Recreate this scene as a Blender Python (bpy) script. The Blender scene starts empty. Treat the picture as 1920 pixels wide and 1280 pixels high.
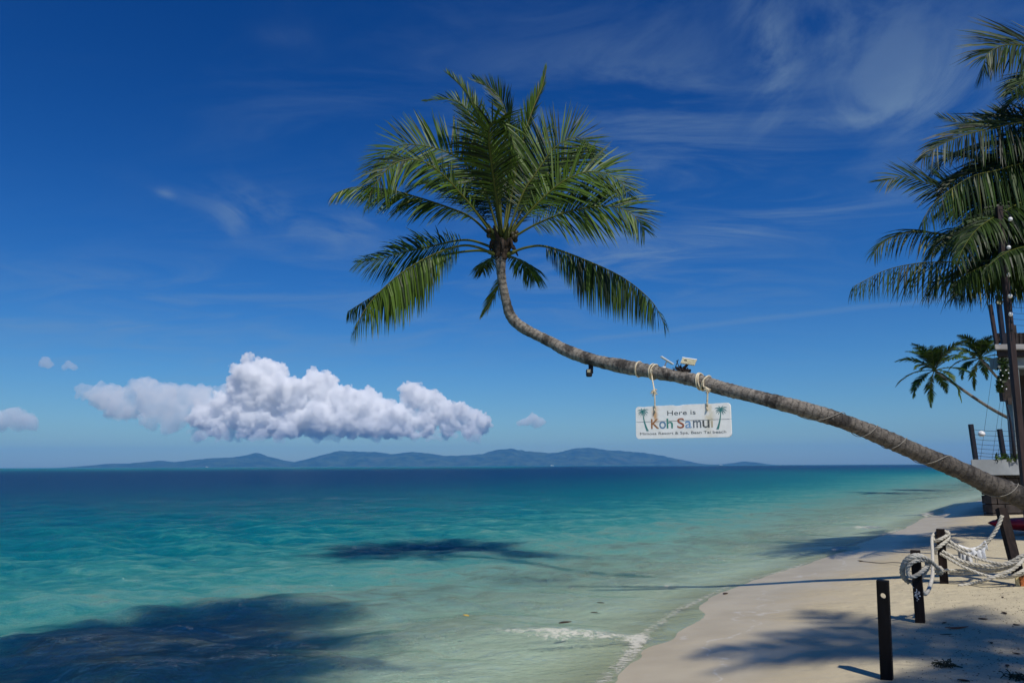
import bpy, bmesh, math, random
import numpy as np
from mathutils import Vector, Matrix

random.seed(7)
RNG = np.random.default_rng(11)
C = bpy.context.scene.collection
SC = bpy.context.scene

# ------------------------------------------------------------------ camera
F, H = 1440.0, 1.75                       # focal length in photo pixels, eye height
PITCH, ROLL = math.atan(233 / F), 0.0041
_f = np.array([0, math.cos(PITCH), math.sin(PITCH)])
_r0 = np.array([1.0, 0, 0]); _u0 = np.array([0, -math.sin(PITCH), math.cos(PITCH)])
_r = math.cos(ROLL) * _r0 - math.sin(ROLL) * _u0
_u = math.sin(ROLL) * _r0 + math.cos(ROLL) * _u0
CAM = np.array([0, 0, H])
cd = bpy.data.cameras.new('camera'); cam = bpy.data.objects.new('camera', cd); C.objects.link(cam)
cd.sensor_width = 36; cd.lens = F / 1920 * 36; cd.clip_start = 0.1; cd.clip_end = 120000
cam.matrix_world = Matrix(((_r[0], _u[0], -_f[0], 0), (_r[1], _u[1], -_f[1], 0), (_r[2], _u[2], -_f[2], H), (0, 0, 0, 1)))
SC.camera = cam

def ray(x, y): return _f * F + _r * (x - 960) + _u * (640 - y)
def at(x, y, Y):                           # photo pixel + distance north -> world point
    d = ray(x, y); return CAM + d * (Y / d[1])
def on_z(x, y, z):
    d = ray(x, y); return CAM + d * ((z - H) / d[2])
def unit(v): v = np.asarray(v, float); return v / np.linalg.norm(v)

# ------------------------------------------------------------------ light
SUN = unit((0.22, -0.61, 1.0))             # towards the sun
sl = bpy.data.lights.new('sun', 'SUN'); so = bpy.data.objects.new('sun', sl); C.objects.link(so)
sl.energy = 3.9; sl.angle = math.radians(0.53); sl.color = (1.0, 0.945, 0.86)
so.rotation_euler = Vector(SUN).to_track_quat('Z', 'Y').to_euler()
SC.view_settings.view_transform = 'Standard'; SC.view_settings.look = 'None'
SC.view_settings.exposure = 0.0; SC.view_settings.gamma = 1.0
SC.view_settings.use_curve_mapping = False
SC.render.engine = 'CYCLES'
SC.cycles.use_denoising = True
SC.cycles.max_bounces = 32; SC.cycles.diffuse_bounces = 4; SC.cycles.glossy_bounces = 4; SC.cycles.volume_bounces = 32; SC.cycles.transparent_max_bounces = 16
SC.cycles.sample_clamp_indirect = 6

class NT:                                  # small helper for node trees
    def __init__(s, tree): s.t = tree; s.n = tree.nodes; s.l = tree.links
    def new(s, typ, **kw):
        nd = s.n.new(typ)
        for k, v in kw.items(): setattr(nd, k, v)
        return nd
    def put(s, sock, v):
        if v is None: return
        if hasattr(v, 'is_linked') or isinstance(v, bpy.types.NodeSocket): s.l.new(v, sock)
        else: sock.default_value = v
    def math(s, op, a, b=None, c=None, clamp=False):
        nd = s.new('ShaderNodeMath', operation=op, use_clamp=clamp)
        for i, v in enumerate((a, b, c)): s.put(nd.inputs[i], v)
        return nd.outputs[0]
    def vmath(s, op, a, b=None, scale=None):
        nd = s.new('ShaderNodeVectorMath', operation=op)
        s.put(nd.inputs[0], a); s.put(nd.inputs[1], b)
        if scale is not None: s.put(nd.inputs['Scale'], scale)
        return nd.outputs['Value'] if op in ('DOT_PRODUCT', 'LENGTH', 'DISTANCE') else nd.outputs[0]
    def mix(s, f, a, b, mode='MIX'):
        nd = s.new('ShaderNodeMix', data_type='RGBA', blend_type=mode)
        s.put(nd.inputs[0], f); s.put(nd.inputs[6], a); s.put(nd.inputs[7], b); return nd.outputs[2]
    def noise(s, vec, scale, detail=4, rough=0.55, dist=0.0):
        nd = s.new('ShaderNodeTexNoise'); s.put(nd.inputs['Vector'], vec)
        nd.inputs['Scale'].default_value = scale; nd.inputs['Detail'].default_value = detail
        nd.inputs['Roughness'].default_value = rough; nd.inputs['Distortion'].default_value = dist
        return nd.outputs['Fac']
    def ramp(s, fac, stops, interp='LINEAR'):
        nd = s.new('ShaderNodeValToRGB'); s.put(nd.inputs[0], fac); e = nd.color_ramp
        e.interpolation = interp
        while len(e.elements) < len(stops): e.elements.new(0.5)
        for el, (p, c) in zip(e.elements, stops):
            el.position = p; el.color = c if len(c) == 4 else (*c, 1)
        return nd.outputs[0]
    def maprange(s, v, a, b, c=0.0, d=1.0, smooth=True):
        nd = s.new('ShaderNodeMapRange'); nd.interpolation_type = 'SMOOTHSTEP' if smooth else 'LINEAR'
        s.put(nd.inputs[0], v)
        for i, q in zip((1, 2, 3, 4), (a, b, c, d)): s.put(nd.inputs[i], q)
        return nd.outputs[0]
    def mapping(s, vec, scale=(1, 1, 1), rot=(0, 0, 0), loc=(0, 0, 0)):
        nd = s.new('ShaderNodeMapping'); s.put(nd.inputs[0], vec)
        nd.inputs['Scale'].default_value = scale; nd.inputs['Rotation'].default_value = rot
        nd.inputs['Location'].default_value = loc; return nd.outputs[0]
    def bump(s, h, strength, dist=0.1, normal=None):
        nd = s.new('ShaderNodeBump'); nd.inputs['Strength'].default_value = strength
        nd.inputs['Distance'].default_value = dist; s.put(nd.inputs['Height'], h)
        if normal is not None: s.put(nd.inputs['Normal'], normal)
        return nd.outputs[0]
    def attr(s, name):
        return s.new('ShaderNodeAttribute', attribute_name=name).outputs['Fac']

# ------------------------------------------------------------------ world: daylight sky with high thin cloud
w = bpy.data.worlds.new('World'); SC.world = w; w.use_nodes = True
q = NT(w.node_tree)
for nd in list(q.n): q.n.remove(nd)
sky = q.new('ShaderNodeTexSky', sky_type='NISHITA'); sky.sun_disc = False
sky.sun_elevation = math.asin(SUN[2]); sky.sun_rotation = math.atan2(SUN[0], SUN[1])
sky.air_density = 1.0; sky.dust_density = 0.35; sky.ozone_density = 3.5; sky.altitude = 0
vec = q.new('ShaderNodeTexCoord').outputs['Generated']
vec = q.vmath('NORMALIZE', vec)
sep = q.new('ShaderNodeSeparateXYZ'); q.l.new(vec, sep.inputs[0])
# deep tropical blue: the clear air filters the red out of the sky
gm = q.new('ShaderNodeGamma'); q.l.new(sky.outputs[0], gm.inputs[0]); gm.inputs[1].default_value = 1.25
hs = q.new('ShaderNodeHueSaturation'); q.l.new(gm.outputs[0], hs.inputs['Color'])
hs.inputs['Saturation'].default_value = 1.22; hs.inputs['Value'].default_value = 0.80
base = q.mix(1.0, hs.outputs[0], q.ramp(q.math('MAXIMUM', sep.outputs[2], 0.0), [(0.0, (0.39, 0.50, 0.62)), (0.12, (0.36, 0.53, 0.68)), (0.28, (0.25, 0.49, 0.71)), (0.5, (0.15, 0.43, 0.68)), (1.0, (0.12, 0.40, 0.66))]), 'MULTIPLY')
zz = q.math('ADD', q.math('MAXIMUM', sep.outputs[2], 0.0), 0.12)
pl = q.vmath('DIVIDE', vec, None); pn = q.n[-1]
cx = q.new('ShaderNodeCombineXYZ'); q.l.new(zz, cx.inputs[0]); q.l.new(zz, cx.inputs[1]); q.l.new(zz, cx.inputs[2])
q.l.new(cx.outputs[0], pn.inputs[1])
wis = q.noise(q.mapping(pl, (0.9, 1.9, 1), (0, 0, 0.75)), 1.7, 8, 0.60, 1.1)
wis2 = q.noise(q.mapping(pl, (1.6, 1.0, 1), (0, 0, 0.5), (3, 1, 0)), 2.4, 8, 0.6, 0.9)
big = q.noise(pl, 0.55, 3, 0.5)
veil = q.math('MULTIPLY', q.maprange(big, 0.45, 0.75), q.maprange(wis, 0.40, 0.85))
def spot(px, py, rx, ry, rot=0.0):
    d = unit(ray(px, py)); R = unit(np.cross(d, (0, 0, 1))); U = np.cross(R, d)
    a, b = math.cos(rot), math.sin(rot)
    R2 = R * a + U * b; U2 = -R * b + U * a
    ex = q.math('DIVIDE', q.vmath('DOT_PRODUCT', vec, tuple(R2)), rx / F)
    ey = q.math('DIVIDE', q.vmath('DOT_PRODUCT', vec, tuple(U2)), ry / F)
    front = q.maprange(q.vmath('DOT_PRODUCT', vec, tuple(d)), 0.4, 0.6)
    rr = q.math('ADD', q.math('MULTIPLY', ex, ex), q.math('MULTIPLY', ey, ey))
    return q.math('MULTIPLY', q.math('EXPONENT', q.math('MULTIPLY', rr, -1.0)), front)
tot = q.math('MULTIPLY', veil, 0.27)
for (px, py, rx, ry, rot, amp, nz) in [
        (1620, 100, 190, 150, -0.4, 0.55, wis2), (1435, 100, 34, 140, 0.15, 0.65, wis2), (1590, 222, 150, 26, -0.03, 0.42, wis2),
        (1800, 150, 110, 70, 0.3, 0.4, wis2), (1240, 12, 45, 14, 0.1, 0.5, wis2),
        (500, 395, 120, 32, -0.15, .7, wis2), (440, 400, 30, 60, 0.0, 0.4, wis2), (660, 425, 55, 26, 0.1, 0.6, wis2),
        (1350, 440, 190, 34, 0.24, 0.55, wis), (1620, 385, 150, 40, 0.12, 0.45, wis), (1090, 470, 130, 60, 0.1, 0.45, wis),
        (1200, 280, 270, 190, -0.6, 0.48, wis), (1330, 230, 200, 60, -0.75, .2, wis), (760, 470, 300, 70, .05, .3, wis), (350, 640, 420, 60, .03, .3, wis), (300, 540, 340, 40, 0.0, 0.30, wis), (900, 600, 500, 90, 0.06, 0.22, wis),
        (530, 70, 40, 18, 0.0, 0.25, wis2), (310, 363, 14, 10, 0.0, 0.5, wis2), (150, 610, 190, 12, 0.03, 0.35, wis)]:
    tot = q.math('ADD', tot, q.math('MULTIPLY', q.math('MULTIPLY', spot(px, py, rx, ry, rot), amp), q.maprange(nz, 0.38, 0.72)))
# an old contrail
a_, b_ = unit(ray(1060, 642)), unit(ray(1830, 552)); nrm = unit(np.cross(a_, b_)); mid = unit(a_ + b_)
dist = q.math('ABSOLUTE', q.math('ADD', q.vmath('DOT_PRODUCT', vec, tuple(nrm)), q.math('MULTIPLY', q.math('SUBTRACT', wis, 0.5), 0.012)))
trail = q.math('MULTIPLY', q.maprange(dist, 0.0, 0.006, 1.0, 0.0), q.maprange(q.vmath('DOT_PRODUCT', vec, tuple(mid)), 0.962, 0.985))
tot = q.math('ADD', tot, q.math('MULTIPLY', trail, 0.28))
tot = q.math('MULTIPLY', q.math('MINIMUM', tot, 1.0), q.maprange(sep.outputs[2], 0.0, 0.05))
col = q.mix(q.math('MULTIPLY', tot, 0.62), base, (1.95, 3.0, 4.3, 1))
bg = q.new('ShaderNodeBackground'); q.l.new(col, bg.inputs[0]); bg.inputs[1].default_value = 0.1
ow = q.new('ShaderNodeOutputWorld'); q.l.new(bg.outputs[0], ow.inputs[0])

# ------------------------------------------------------------------ object helpers
def tag(o, label=None, cat=None, group=None, kind=None):
    if label: o['label'] = label
    if cat: o['category'] = cat
    if group: o['group'] = group
    if kind: o['kind'] = kind
    return o
def empty(name, loc, label=None, cat=None, group=None):
    o = bpy.data.objects.new(name, None); C.objects.link(o); o.location = tuple(loc); o.empty_display_size = 0.2
    return tag(o, label, cat, group)
def link(name, me, mats, parent=None, smooth=True):
    o = bpy.data.objects.new(name, me); C.objects.link(o)
    for m in (mats if isinstance(mats, (list, tuple)) else [mats]): me.materials.append(m)
    if smooth and len(me.polygons): me.polygons.foreach_set('use_smooth', [True] * len(me.polygons))
    if parent is not None:
        o.parent = parent
        o.matrix_parent_inverse = Matrix.Translation(-wloc(parent))
    return o
def wloc(o):                                # world position of an unrotated object
    v = Vector(o.location)
    if o.parent is not None and o.matrix_parent_inverse is not None:
        v = wloc(o.parent) + (o.matrix_parent_inverse @ v)
    return v
class MB:
    def __init__(s): s.v = []; s.f = []; s.m = []; s.n = 0; s.uv = []
    def add(s, v, f, mat=0, t=None):
        v = np.asarray(v, float)
        s.v.append(v); s.f += [tuple(i + s.n for i in ff) for ff in f]; s.m += [mat] * len(f); s.n += len(v)
        s.uv.append(np.zeros(len(v)) if t is None else np.asarray(t, float)); return s
    def box(s, c, size, rot=None, mat=0, bev=0.0):
        bm = bmesh.new(); bmesh.ops.create_cube(bm, size=1)
        for v in bm.verts: v.co = Vector((v.co.x * size[0], v.co.y * size[1], v.co.z * size[2]))
        if bev: bmesh.ops.bevel(bm, geom=list(bm.edges), offset=bev, segments=2, affect='EDGES', profile=0.6)
        bm.verts.index_update()
        V = np.array([v.co[:] for v in bm.verts]); Fc = [[v.index for v in f.verts] for f in bm.faces]; bm.free()
        if rot is not None: V = V @ np.array(rot).T
        return s.add(V + np.asarray(c, float), Fc, mat)
    def beam(s, a, b, wx, wy, mat=0, bev=0.0, side=(1, 0, 0)):     # square bar from a to b
        a = np.asarray(a, float); b = np.asarray(b, float); z = unit(b - a); x = np.asarray(side, float)
        x = unit(x - z * (x @ z)); y = np.cross(z, x)
        return s.box((a + b) / 2, (wx, wy, np.linalg.norm(b - a)), np.stack([x, y, z], 1), mat, bev)
    def tube(s, pts, rad, n=8, mat=0, cap=True, jit=0.0, t=None, squash=None):
        P = np.asarray(pts, float); m = len(P); rad = np.broadcast_to(np.asarray(rad, float), (m,))
        T = np.gradient(P, axis=0); T /= np.linalg.norm(T, axis=1)[:, None] + 1e-12
        ref = np.array([0, 0, 1.0]) if abs(T[0][2]) < 0.9 else np.array([0, 1.0, 0])
        Nn = unit(ref - T[0] * (ref @ T[0])); V = []
        ang = np.arange(n) * 2 * math.pi / n
        for i in range(m):
            Nn = unit(Nn - T[i] * (Nn @ T[i])); B = np.cross(T[i], Nn)
            rr = rad[i] * (1 + (RNG.normal(0, jit, n) if jit else 0))
            V.append(P[i] + (np.cos(ang) * rr)[:, None] * Nn + (np.sin(ang) * rr)[:, None] * B)
        V = np.concatenate(V)
        Fc = [(i * n + k, i * n + (k + 1) % n, (i + 1) * n + (k + 1) % n, (i + 1) * n + k) for i in range(m - 1) for k in range(n)]
        if cap: Fc += [tuple(range(n - 1, -1, -1)), tuple((m - 1) * n + k for k in range(n))]
        return s.add(V, Fc, mat, None if t is None else np.repeat(np.asarray(t, float), n))
    def rope(s, pts, r, pitch=None, step=None, mat=0):             # three strands laid round each other
        P = resample(pts, step or r * 0.9); L = np.concatenate([[0], np.cumsum(np.linalg.norm(np.diff(P, axis=0), axis=1))])
        T = np.gradient(P, axis=0); T /= np.linalg.norm(T, axis=1)[:, None]
        ref = np.array([0.31, 0.12, 0.94]); Nn = unit(ref - T[0] * (ref @ T[0])); NN = []; BB = []
        for i in range(len(P)):
            Nn = unit(Nn - T[i] * (Nn @ T[i])); NN.append(Nn); BB.append(np.cross(T[i], Nn))
        NN = np.array(NN); BB = np.array(BB); ph = L / (pitch or 6.5 * r) * 2 * math.pi
        for k in range(3):
            a = ph + k * 2 * math.pi / 3
            s.tube(P + (np.cos(a) * r * 0.5)[:, None] * NN + (np.sin(a) * r * 0.5)[:, None] * BB, r * 0.56, 6, mat)
        return s
    def lathe(s, c, prof, n=16, axis=(0, 0, 1), mat=0):
        z = unit(axis); x = unit(np.cross(z, (0.3, 0.9, 0.1))); y = np.cross(z, x)
        s.tubeprof = None; V = []; m = len(prof)
        for (rr, h) in prof:
            for k in range(n):
                a = 2 * math.pi * k / n; V.append(np.asarray(c) + z * h + rr * (math.cos(a) * x + math.sin(a) * y))
        Fc = [(i * n + k, i * n + (k + 1) % n, (i + 1) * n + (k + 1) % n, (i + 1) * n + k) for i in range(m - 1) for k in range(n)]
        Fc += [tuple(range(n - 1, -1, -1)), tuple((m - 1) * n + k for k in range(n))]
        return s.add(V, Fc, mat)
    def mesh(s, name):
        me = bpy.data.meshes.new(name); V = np.concatenate(s.v)
        me.from_pydata(V.tolist(), [], s.f); me.polygons.foreach_set('material_index', s.m)
        a = me.attributes.new('t', 'FLOAT', 'POINT'); a.data.foreach_set('value', np.concatenate(s.uv).astype(np.float32))
        me.update(); return me
    def build(s, name, mats, parent=None, smooth=False):
        return link(name, s.mesh(name), mats, parent, smooth)
def catmull(P, k=10):
    P = np.asarray(P, float); Q = np.vstack([2 * P[0] - P[1], P, 2 * P[-1] - P[-2]]); out = []
    for i in range(1, len(Q) - 2):
        a, b, c, d = Q[i - 1:i + 3]
        for u in np.arange(k) / k:
            out.append(0.5 * (2 * b + (c - a) * u + (2 * a - 5 * b + 4 * c - d) * u ** 2 + (3 * b - a - 3 * c + d) * u ** 3))
    out.append(P[-1]); return np.array(out)
def resample(pts, step=None, n=None):
    P = catmull(pts, 14); L = np.concatenate([[0], np.cumsum(np.linalg.norm(np.diff(P, axis=0), axis=1))])
    m = n or max(3, int(L[-1] / step) + 1); u = np.linspace(0, L[-1], m)
    return np.stack([np.interp(u, L, P[:, k]) for k in range(P.shape[1])], 1)

# ------------------------------------------------------------------ materials
def mat(name):
    m = bpy.data.materials.new(name); m.use_nodes = True; t = NT(m.node_tree)
    b = t.n['Principled BSDF']; return m, t, b
def plain(name, col, rough=0.6, var=0.25, scale=18, bump=0.25, metal=0.0, dirt=None, stretch=(1, 1, 1), spec=0.35):
    m, t, b = mat(name); v = t.mapping(t.new('ShaderNodeTexCoord').outputs['Object'], stretch)
    n1 = t.noise(v, scale, 5, 0.6); n2 = t.noise(v, scale * 0.22, 3, 0.5)
    c = t.mix(t.maprange(n1, 0.3, 0.7), tuple(x * (1 - var) for x in col) + (1,), tuple(min(1, x * (1 + var)) for x in col) + (1,))
    if dirt: c = t.mix(t.maprange(n2, 0.45, 0.72, 0, 0.75), c, (*dirt, 1))
    t.l.new(c, b.inputs['Base Color']); t.put(b.inputs['Roughness'], t.maprange(n2, 0.2, 0.8, rough * 0.85, min(1, rough * 1.15)))
    b.inputs['Metallic'].default_value = metal
    t.l.new(t.bump(n1, bump, 0.01), b.inputs['Normal']); b.inputs['Specular IOR Level'].default_value = spec; return m
M = {}
M['black'] = plain('black_painted_wood', (0.004, 0.004, 0.005), 0.6, 0.35, 30, 0.25, dirt=(0.008, 0.007, 0.007), stretch=(1, 1, 0.15), spec=.12)
M['brownpost'] = plain('weathered_brown_wood', (0.016, 0.010, 0.008), 0.7, 0.5, 26, 0.5, dirt=(0.032, 0.024, 0.020), stretch=(1, 1, 0.12), spec=.15)
M['pole'] = plain('rust_brown_pole', (0.034, 0.020, 0.017), 0.6, 0.3, 20, 0.2, dirt=(0.022, 0.014, 0.012), stretch=(1, 1, 0.2))
M['navy'] = plain('dark_blue_black_post', (0.012, 0.012, 0.020), 0.5, 0.3, 18, 0.2)
M['rope'] = plain('sun_bleached_rope', (0.52, 0.49, 0.41), 0.85, 0.2, 60, 0.7, dirt=(0.36, 0.325, 0.25))
M['rope2'] = plain('pale_hanging_rope', (0.66, 0.58, 0.42), 0.85, 0.18, 80, 0.5, dirt=(0.45, 0.33, 0.17))
M['cord'] = plain('thin_grey_cord', (0.27, 0.25, 0.21), 0.8, 0.2, 40, 0.2)
M['cloth'] = plain('white_lace_cloth', (0.72, 0.72, 0.70), 0.9, 0.12, 120, 0.7)
M['concrete'] = plain('painted_concrete', (0.30, 0.32, 0.33), 0.8, 0.12, 3, 0.15, dirt=(0.20, 0.22, 0.23))
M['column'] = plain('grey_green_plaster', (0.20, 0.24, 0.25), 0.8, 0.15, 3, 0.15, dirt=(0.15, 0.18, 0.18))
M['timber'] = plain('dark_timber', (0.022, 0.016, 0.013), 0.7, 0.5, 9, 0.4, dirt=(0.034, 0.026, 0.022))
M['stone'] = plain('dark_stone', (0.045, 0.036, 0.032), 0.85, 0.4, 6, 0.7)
M['roofledge'] = plain('pale_roof_ledge', (0.33, 0.32, 0.31), 0.7, 0.15, 5, 0.2, dirt=(0.2, 0.19, 0.18))
M['red'] = plain('red_kayak_plastic', (0.42, 0.012, 0.018), 0.35, 0.12, 6, 0.05)
M['bulb'] = plain('white_bulb', (0.82, 0.82, 0.80), 0.25, 0.04, 10, 0.0)
M['blackplastic'] = plain('black_plastic', (0.012, 0.012, 0.013), 0.4, 0.2, 40, 0.1)
M['whitemetal'] = plain('white_panel_frame', (0.78, 0.79, 0.78), 0.4, 0.06, 30, 0.05)
M['panelback'] = plain('yellowed_panel_back', (0.42, 0.40, 0.27), 0.6, 0.15, 40, 0.2, dirt=(0.30, 0.27, 0.16))
M['rust'] = plain('rust_metal', (0.33, 0.10, 0.025), 0.75, 0.5, 40, 0.6, dirt=(0.16, 0.06, 0.03))
M['cream'] = plain('cream_wood', (0.52, 0.43, 0.22), 0.7, 0.2, 40, 0.3)
M['glass'] = plain('lamp_glass', (0.35, 0.33, 0.22), 0.2, 0.1, 20, 0.0)
M['coconut'] = plain('dark_fruit', (0.030, 0.024, 0.009), 0.5, 0.5, 12, 0.3)
M['husk'] = plain('brown_fibre', (0.030, 0.020, 0.013), 0.9, 0.6, 30, 0.8, stretch=(1, 1, 0.2))
M['drybrown'] = plain('dry_dark_leaf', (0.045, 0.026, 0.014), 0.8, 0.6, 30, 0.4)
M['orangeleaf'] = plain('orange_leaf', (0.42, 0.10, 0.035), 0.7, 0.3, 30, 0.3)
M['yellowleaf'] = plain('yellow_leaf', (0.65, 0.42, 0.06), 0.6, 0.2, 30, 0.2)
M['weed'] = plain('dark_green_weed', (0.03, 0.034, 0.014), 0.7, 0.5, 30, 0.3)

def leaf_material(name, dark, light, tipc, transl=0.13):
    m, t, b = mat(name); out = t.n['Material Output']
    v = t.attr('t'); oi = t.new('ShaderNodeObjectInfo').outputs['Random']
    k = t.math('ADD', q_clamp(t, v), t.math('MULTIPLY', t.math('SUBTRACT', oi, 0.5), 0.35))
    c = t.ramp(k, [(0.0, dark), (0.55, light), (0.85, light), (1.0, tipc)])
    t.l.new(c, b.inputs['Base Color']); b.inputs['Roughness'].default_value = 0.47
    b.inputs['Specular IOR Level'].default_value = 0.20
    tr = t.new('ShaderNodeBsdfTranslucent'); t.l.new(t.mix(0.55, c, (0.11, 0.17, 0.015, 1)), tr.inputs[0])
    mx = t.new('ShaderNodeMixShader'); mx.inputs[0].default_value = transl
    t.l.new(b.outputs[0], mx.inputs[1]); t.l.new(tr.outputs[0], mx.inputs[2]); t.l.new(mx.outputs[0], out.inputs[0])
    return m
def q_clamp(t, v): return t.math('MINIMUM', t.math('MAXIMUM', v, 0.0), 1.0)
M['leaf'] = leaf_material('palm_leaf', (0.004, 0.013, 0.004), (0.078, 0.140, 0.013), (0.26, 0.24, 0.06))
M['leaf2'] = leaf_material('palm_leaf_shaded', (0.004, 0.012, 0.004), (0.036, 0.070, 0.010), (0.20, 0.20, 0.06))  # darker copy of the palm leaf, backlit shade put into its colour
M['rachis'] = leaf_material('frond_stem', (0.035, 0.046, 0.008), (0.085, 0.095, 0.014), (0.16, 0.125, 0.035), 0.03)

def trunk_material(name, base=(0.088, 0.076, 0.062), dark=(0.022, 0.018, 0.015)):
    m, t, b = mat(name); tt = t.attr('t'); P = t.new('ShaderNodeNewGeometry').outputs['Position']
    n0 = t.noise(P, 3.0, 5, 0.6); n1 = t.noise(P, 16, 5, 0.65); nf = t.noise(P, 60, 4, 0.6)
    k = t.math('ADD', t.math('MULTIPLY', tt, 11.0), t.math('MULTIPLY', n1, 1.1))
    ring = t.math('FRACT', k); ringm = t.maprange(ring, 0.0, 0.16, 1.0, 0.0)
    c = t.mix(t.maprange(n1, 0.32, 0.66), (*[x * 0.50 for x in base], 1), (*[x * 1.3 for x in base], 1))
    c = t.mix(t.maprange(tt, 4.2, 7.5), c, t.mix(t.maprange(n1, 0.3, 0.65), (0.115, 0.10, 0.083, 1), (0.27, 0.24, 0.20, 1)))  # paler further up the trunk: sunlit brightness put into the bark colour
    c = t.mix(t.maprange(n0, 0.50, 0.60, 0, 0.85), c, (*dark, 1))
    c = t.mix(t.math('MULTIPLY', ringm, 0.42), c, (*dark, 1))
    c = t.mix(t.maprange(t.noise(P, 7.0, 3, 0.5), 0.62, 0.72, 0, 0.5), c, (0.22, 0.205, 0.18, 1))
    t.l.new(c, b.inputs['Base Color']); b.inputs['Roughness'].default_value = 0.85
    h = t.math('ADD', t.math('MULTIPLY', ringm, -0.5), t.math('ADD', n1, t.math('MULTIPLY', nf, 0.5)))
    t.l.new(t.bump(h, 1.0, 0.022), b.inputs['Normal']); return m
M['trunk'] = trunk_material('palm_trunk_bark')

# ------------------------------------------------------------------ shore line and terrain
SHORE = np.array([(-160, -190), (-40, -48), (-12, -11.5), (-4.5, -1.0), (-1.3, 3.4), (0.68, 6.63), (1.34, 8.17), (2.15, 9.57), (3.63, 11.83), (6.26, 15.54),
                  (10.6, 21.8), (17.0, 30.6), (25.15, 41.6), (42, 62), (95, 120), (400, 420), (3000, 2600), (26000, 20000)], float)
def seaward(x, y):
    x = np.asarray(x, float); y = np.asarray(y, float)
    xs = np.interp(y, SHORE[:, 1], SHORE[:, 0]); sl_ = np.interp(y, [-10, 8, 20, 60], [0.66, 0.64, 0.70, 0.8])
    wig = 0.10 * np.sin(0.9 * y + 1.0) * np.exp(-((y - 9) / 16) ** 2) + 0.16 * np.sin(0.35 * y + .4)
    return (xs + wig - x) / np.sqrt(1 + sl_ ** 2)
def lump(x, y, sc, seed):
    r = np.random.default_rng(seed); o = 0
    for i in range(7):
        a = r.uniform(0, 6.28); k = sc * r.uniform(0.6, 1.9); o = o + np.sin((x * math.cos(a) + y * math.sin(a)) * k + r.uniform(0, 6.28))
    return o / 7
def sand_z(x, y):
    s = seaward(x, y)
    land = 0.34 * (1 - np.exp(s / 3.0)); sea = -3.6 * (1 - np.exp(-s / 34.0))
    z = np.where(s < 0, land, sea)
    return z + 0.012 * lump(x, y, 2.2, 3) * np.clip(-s / 1.5, 0, 1) + 0.03 * lump(x, y, 1.1, 5) * np.clip((s - 1) / 3, 0, 1)
def on_sand(px, py):
    z = 0.2
    for _ in range(12):
        P = on_z(px, py, z); z = float(sand_z(P[0], P[1]))
    return on_z(px, py, z)
def axis_grid(lo, hi, d, out_lo, out_hi, g):
    a = list(np.arange(lo, hi, d)); s = d
    while a[-1] < out_hi: s *= g; a.append(a[-1] + s)
    b = [lo]; s = d
    while b[-1] > out_lo: s *= g; b.append(b[-1] - s)
    return np.array(b[:0:-1] + a)
def grid_mesh(name, xs, ys, zf, attrs):
    X, Y = np.meshgrid(xs, ys); Z = zf(X, Y); nx, ny = len(xs), len(ys)
    me = bpy.data.meshes.new(name); me.vertices.add(nx * ny)
    me.vertices.foreach_set('co', np.stack([X, Y, Z], -1).astype(np.float32).ravel())
    i = np.arange(ny - 1)[:, None] * nx + np.arange(nx - 1)[None]; i = i.ravel()
    fc = np.stack([i, i + 1, i + nx + 1, i + nx], 1); n = len(fc)
    me.loops.add(n * 4); me.loops.foreach_set('vertex_index', fc.ravel().astype(np.int32))
    me.polygons.add(n); me.polygons.foreach_set('loop_start', np.arange(0, n * 4, 4, dtype=np.int32))
    me.polygons.foreach_set('loop_total', np.full(n, 4, dtype=np.int32))
    me.polygons.foreach_set('use_smooth', np.ones(n, bool))
    for k, fn in attrs.items():
        a = me.attributes.new(k, 'FLOAT', 'POINT'); a.data.foreach_set('value', np.asarray(fn(X, Y), np.float32).ravel())
    me.update(calc_edges=True); return me

# sand
m, t, b = mat('beach_sand'); M['sand'] = m
P = t.new('ShaderNodeNewGeometry').outputs['Position']; s_ = t.attr('sea')
n1 = t.noise(P, 1.3, 4, 0.55); n2 = t.noise(P, 160, 3, 0.7); n3 = t.noise(P, 9, 5, 0.6); n4 = t.noise(P, 42, 3, 0.6)
edge = t.math('ADD', s_, t.math('MULTIPLY', t.math('SUBTRACT', n1, 0.5), 1.5))
wet = t.maprange(edge, -2.5, -0.7)
dry = t.mix(t.maprange(n2, 0.3, 0.7), (0.42, 0.362, 0.230, 1), (0.59, 0.522, 0.355, 1))
dry = t.mix(t.maprange(n3, 0.35, 0.7, 0, 0.35), dry, (0.40, 0.33, 0.235, 1))
dry = t.mix(t.maprange(t.noise(P, 75, 2, 0.5), 0.71, 0.76, 0, 0.5), dry, (0.12, 0.09, 0.06, 1))
wetc = t.mix(t.maprange(n1, 0.3, 0.7), (0.40, 0.330, 0.205, 1), (0.475, 0.400, 0.260, 1))
wetc = t.mix(t.maprange(s_, 0.0, 1.2), wetc, t.mix(t.maprange(n3, .3, .7), (0.57, 0.53, 0.395, 1), (0.69, 0.64, 0.49, 1)))
c = t.mix(wet, dry, wetc)
ln_ = t.math('ABSOLUTE', t.math('SUBTRACT', t.math('ADD', s_, t.math('MULTIPLY', t.math('SUBTRACT', t.noise(P, 0.8, 3, .5), 0.5), 2.2)), -0.75))
c = t.mix(t.math('MULTIPLY', t.maprange(ln_, 0.0, 0.035, 0.55, 0.0), t.maprange(n3, .4, .6)), c, (0.60, 0.57, 0.50, 1)); t.l.new(c, b.inputs['Base Color'])
t.put(b.inputs['Roughness'], t.mix(wet, (0.9, 0.9, 0.9, 1), (0.36, 0.36, 0.36, 1)))
b.inputs['Specular IOR Level'].default_value = 0.22
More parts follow.
